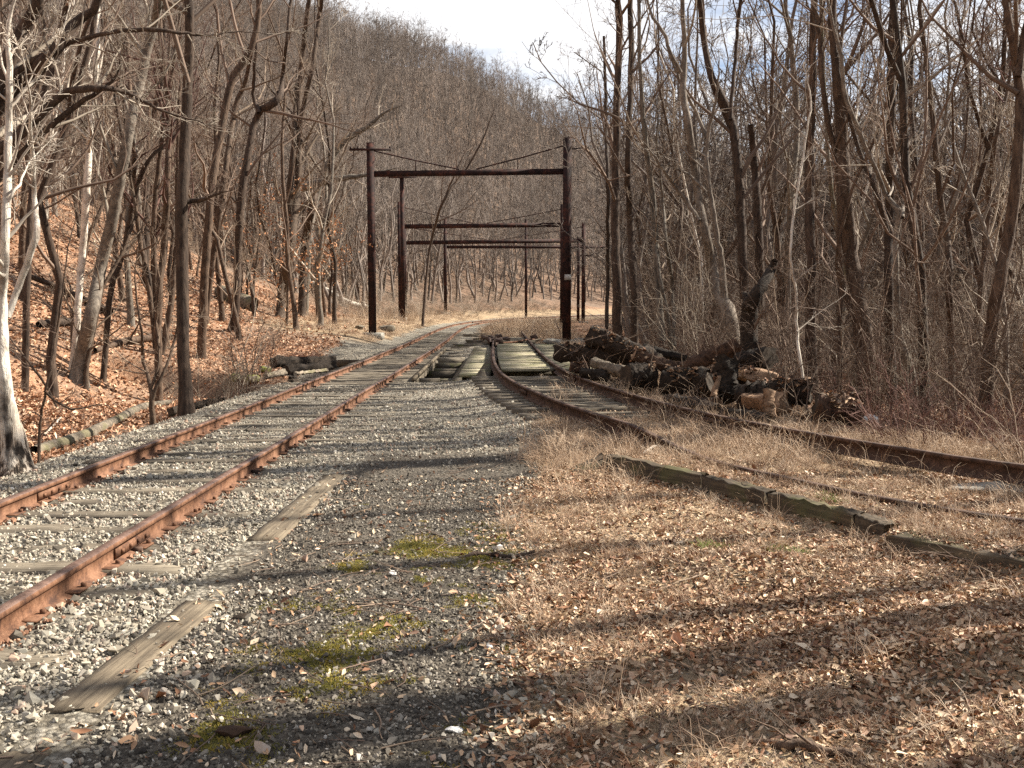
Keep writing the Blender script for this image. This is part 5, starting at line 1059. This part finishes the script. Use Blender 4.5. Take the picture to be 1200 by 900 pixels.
for y0, y1, dn, sc0 in ((2.8, 6, 115, .7), (6, 10, 105, .75), (10, 16, 120, 1.0), (16, 26, 40, 1.5), (26, 60, 7, 2.2), (60, 110, 2, 3)):
    x, y = sample(g, dn, y0, y1); s, st, lf, ci_, ms = zw(x, y); xs = np.interp(y, _sy, _sx); xk = np.interp(y, _ky, _kx)
    keep = g.random(len(x)) < st * (1 - lf * .8) * np.where((x > -.4) | (y > 36), 1, 0) * (.35 + .65 * sstep(-.4, .3, fbm(x, y, 88, 3, 1.2))) * np.where((y > 22.3) & (y < 40) & (x < xs + 1.9), 0, 1)
    keep &= ~((np.abs(x - xk) < .16) & (y < 11) & (g.random(len(x)) < .8))
    keep &= ~((np.abs(x - xs) < 1.1) & (y > 14.8) & (y < 23) & (g.random(len(x)) < .8))
    x, y = x[keep], y[keep]; xs = xs[keep]; xk = xk[keep]
    tall = (np.exp(-((x - .1) / .8) ** 2 - ((y - 10.3) / 1.6) ** 2) * .8 + .25 * (np.abs(x - xs - .85) < .5) + .12 * ((x > xk) & (y < 12)) + .3 * np.exp(-((x - 3.6) / .5) ** 2 - ((y - 5.6) / .5) ** 2) + .02 + .25 * (y > 55))
    r_ = g.random(len(x)); idx = np.where(r_ < tall * .75, 3, np.where(r_ < tall, 4, g.integers(0, 3, len(x))))
    PP.append(np.column_stack([x, y, H(x, y) - .004])); SS.append(g.uniform(.7, 1.3, len(x)) * sc0); II.append(idx)
P = np.vstack(PP); s_ = np.concatenate(SS); I = np.concatenate(II); n = len(P); r3 = rot3(g, n, .12)
instances('dry_grass', ct, P, r3, s_[:, None] * g.uniform(.85, 1.2, (n, 3)), I, 'dry straw coloured grass covering the right side and the siding', 'grass')
# moss cushions and a few green sprouts
cm_ = hidden_collection('moss_cushion', [tuft(40 + i, 60, .022, .035, 'moss', 1.2, .0022) for i in range(3)])
x, y = sample(g, 1300, 2.9, 9); s, st, lf, ci_, ms = zw(x, y); k = g.random(len(x)) < ms * .6; x, y = x[k], y[k]; n4 = len(x)
instances('moss', cm_, np.column_stack([x, y, H(x, y) - .003]), rot3(g, n4, .1), uni(g, n4, .5, 1.1), g.integers(0, 3, n4), 'yellow green moss cushions on the dark cinders', 'moss')
cgx = hidden_collection('sprout', [tuft(50, 30, .09, .04, 'green', .9, .0028)])
pg = np.array([onz(x_, y_, .05)[:2] for x_, y_ in ((966, 582), (972, 586), (978, 588), (925, 634), (932, 637), (938, 633), (918, 638), (845, 628), (835, 632))])
pg = np.vstack([pg + g.normal(0, .05, pg.shape) for _ in range(3)]); n5 = len(pg)
instances('green_sprouts', cgx, np.column_stack([pg, H(pg[:, 0], pg[:, 1])]), rot3(g, n5, .1), uni(g, n5, .5, 1), np.zeros(n5), 'small fresh green grass sprouts near the kerb', 'grass')
# twig debris on the ground
def twiglet(seed):
    g = np.random.default_rng(seed); P = np.zeros((1, 5, 3)); d = np.array([1, 0, .05])
    for i in range(1, 5): d = d + g.normal(0, .18, 3) * [1, 1, .2]; d /= np.linalg.norm(d); P[0, i] = P[0, i - 1] + d * .05
    gr = [(P, np.linspace(.0032, .0015, 5)[None], 4)]; gr.append((*spawn(g, P, gr[0][1], 2, .3, .8, .5, 40, 3, .1, 0, minr=.001), 3)); V, F = tubes(gr); return npmesh('twiglet', V, F, M['twig_tan' if seed % 2 else 'twig_brown'])
cw = hidden_collection('twiglet', [twiglet(i) for i in range(5)])
PP = []
for y0, y1, dn in ((2.8, 7, 55), (7, 14, 20)):
    x, y = sample(g, dn, y0, y1); s, st, lf, ci_, ms = zw(x, y); k = g.random(len(x)) < (.5 * ci_ + st) ; x, y = x[k], y[k]; PP.append(np.column_stack([x, y, H(x, y) + .012]))
P = np.vstack(PP); n6 = len(P)
instances('twig_debris', cw, P, rot3(g, n6, .1), uni(g, n6, .5, 1.6), g.integers(0, 5, n6), 'small fallen twigs scattered over the foreground', 'twigs')
# bark chips, roots and debris on the log pile
cd_ = hidden_collection('bark_chip', [chip(60 + i, M['log_brown' if i % 2 else 'cut_wood'], .25) for i in range(3)] + [leaf_mesh(70, M['leaf'], .5), twiglet(71), twiglet(72)])
PPd = []
for x0, x1, ya, yb, d0, d1 in ((660, 760, 405, 447, 21, 19.5), (760, 840, 425, 480, 18.5, 16), (835, 950, 425, 492, 16.8, 14.3), (940, 1015, 455, 500, 14.8, 13.6)):
    for q in range(520):
        px, py = g.uniform(x0, x1), g.uniform(ya, yb); f = (px - x0) / (x1 - x0); dpt = d0 + (d1 - d0) * f - (py - ya) / (yb - ya) * .9 + .5; p = at(px, py, dpt); p[2] = max(p[2], float(H(p[0], p[1])) + .01)
        PPd.append((*p, dpt))
PPd = np.array(PPd)[:, :3]
import mathutils
bpy.context.view_layer.update(); dg_ = bpy.context.evaluated_depsgraph_get(); tree_ = []
for o in [o for o in sc.objects if o.type == 'MESH' and (o.name.startswith('log') or o.name.startswith('soil_heap'))]:
    mw = o.matrix_world.copy(); vv = [mw @ v.co for v in o.data.vertices]; tree_.append(mathutils.bvhtree.BVHTree.FromPolygons(vv, [tuple(p.vertices) for p in o.data.polygons]))
res = []
for x, y, z in PPd:                    # drop every chip straight down onto the wood
    zs = []
    for bt in tree_:
        hit_ = bt.ray_cast(Vector((x, y, 3)), Vector((0, 0, -1)))
        if hit_[0] is not None: zs.append(hit_[0].z)
    if zs: res.append((x, y, max(zs) + .008))
P = np.array(res); n7 = len(P)
instances('bark_debris', cd_, P, rot3(g, n7, .5), np.where(g.integers(0, 2, n7)[:, None] > 5, 1, uni(g, n7, .025, .07)), g.integers(0, 4, n7), 'bark chips and dry leaves lying on the log pile', 'debris')
k = g.integers(0, n7, 140)
instances('root_debris', cd_, P[k], rot3(g, 140, .9), uni(g, 140, 1.5, 4), g.integers(4, 6, 140), 'broken twigs and roots sticking out of the log pile', 'debris')
# brush heap far off
cbh = hidden_collection('brush', [bush(30, 60, 1.2, 'twig_grey', 2.2)])
pb = np.array([at(x_, y_, 88)[:2] for x_, y_ in ((604, 362), (612, 360), (621, 359), (630, 359), (638, 361), (618, 362), (628, 362))])
instances('brush_heap', cbh, np.column_stack([pb, H(pb[:, 0], pb[:, 1])]), rot3(g, 7, .1), uni(g, 7, 1.0, 1.5), np.zeros(7), 'grey heap of cut brush far off behind the tracks', 'brush')
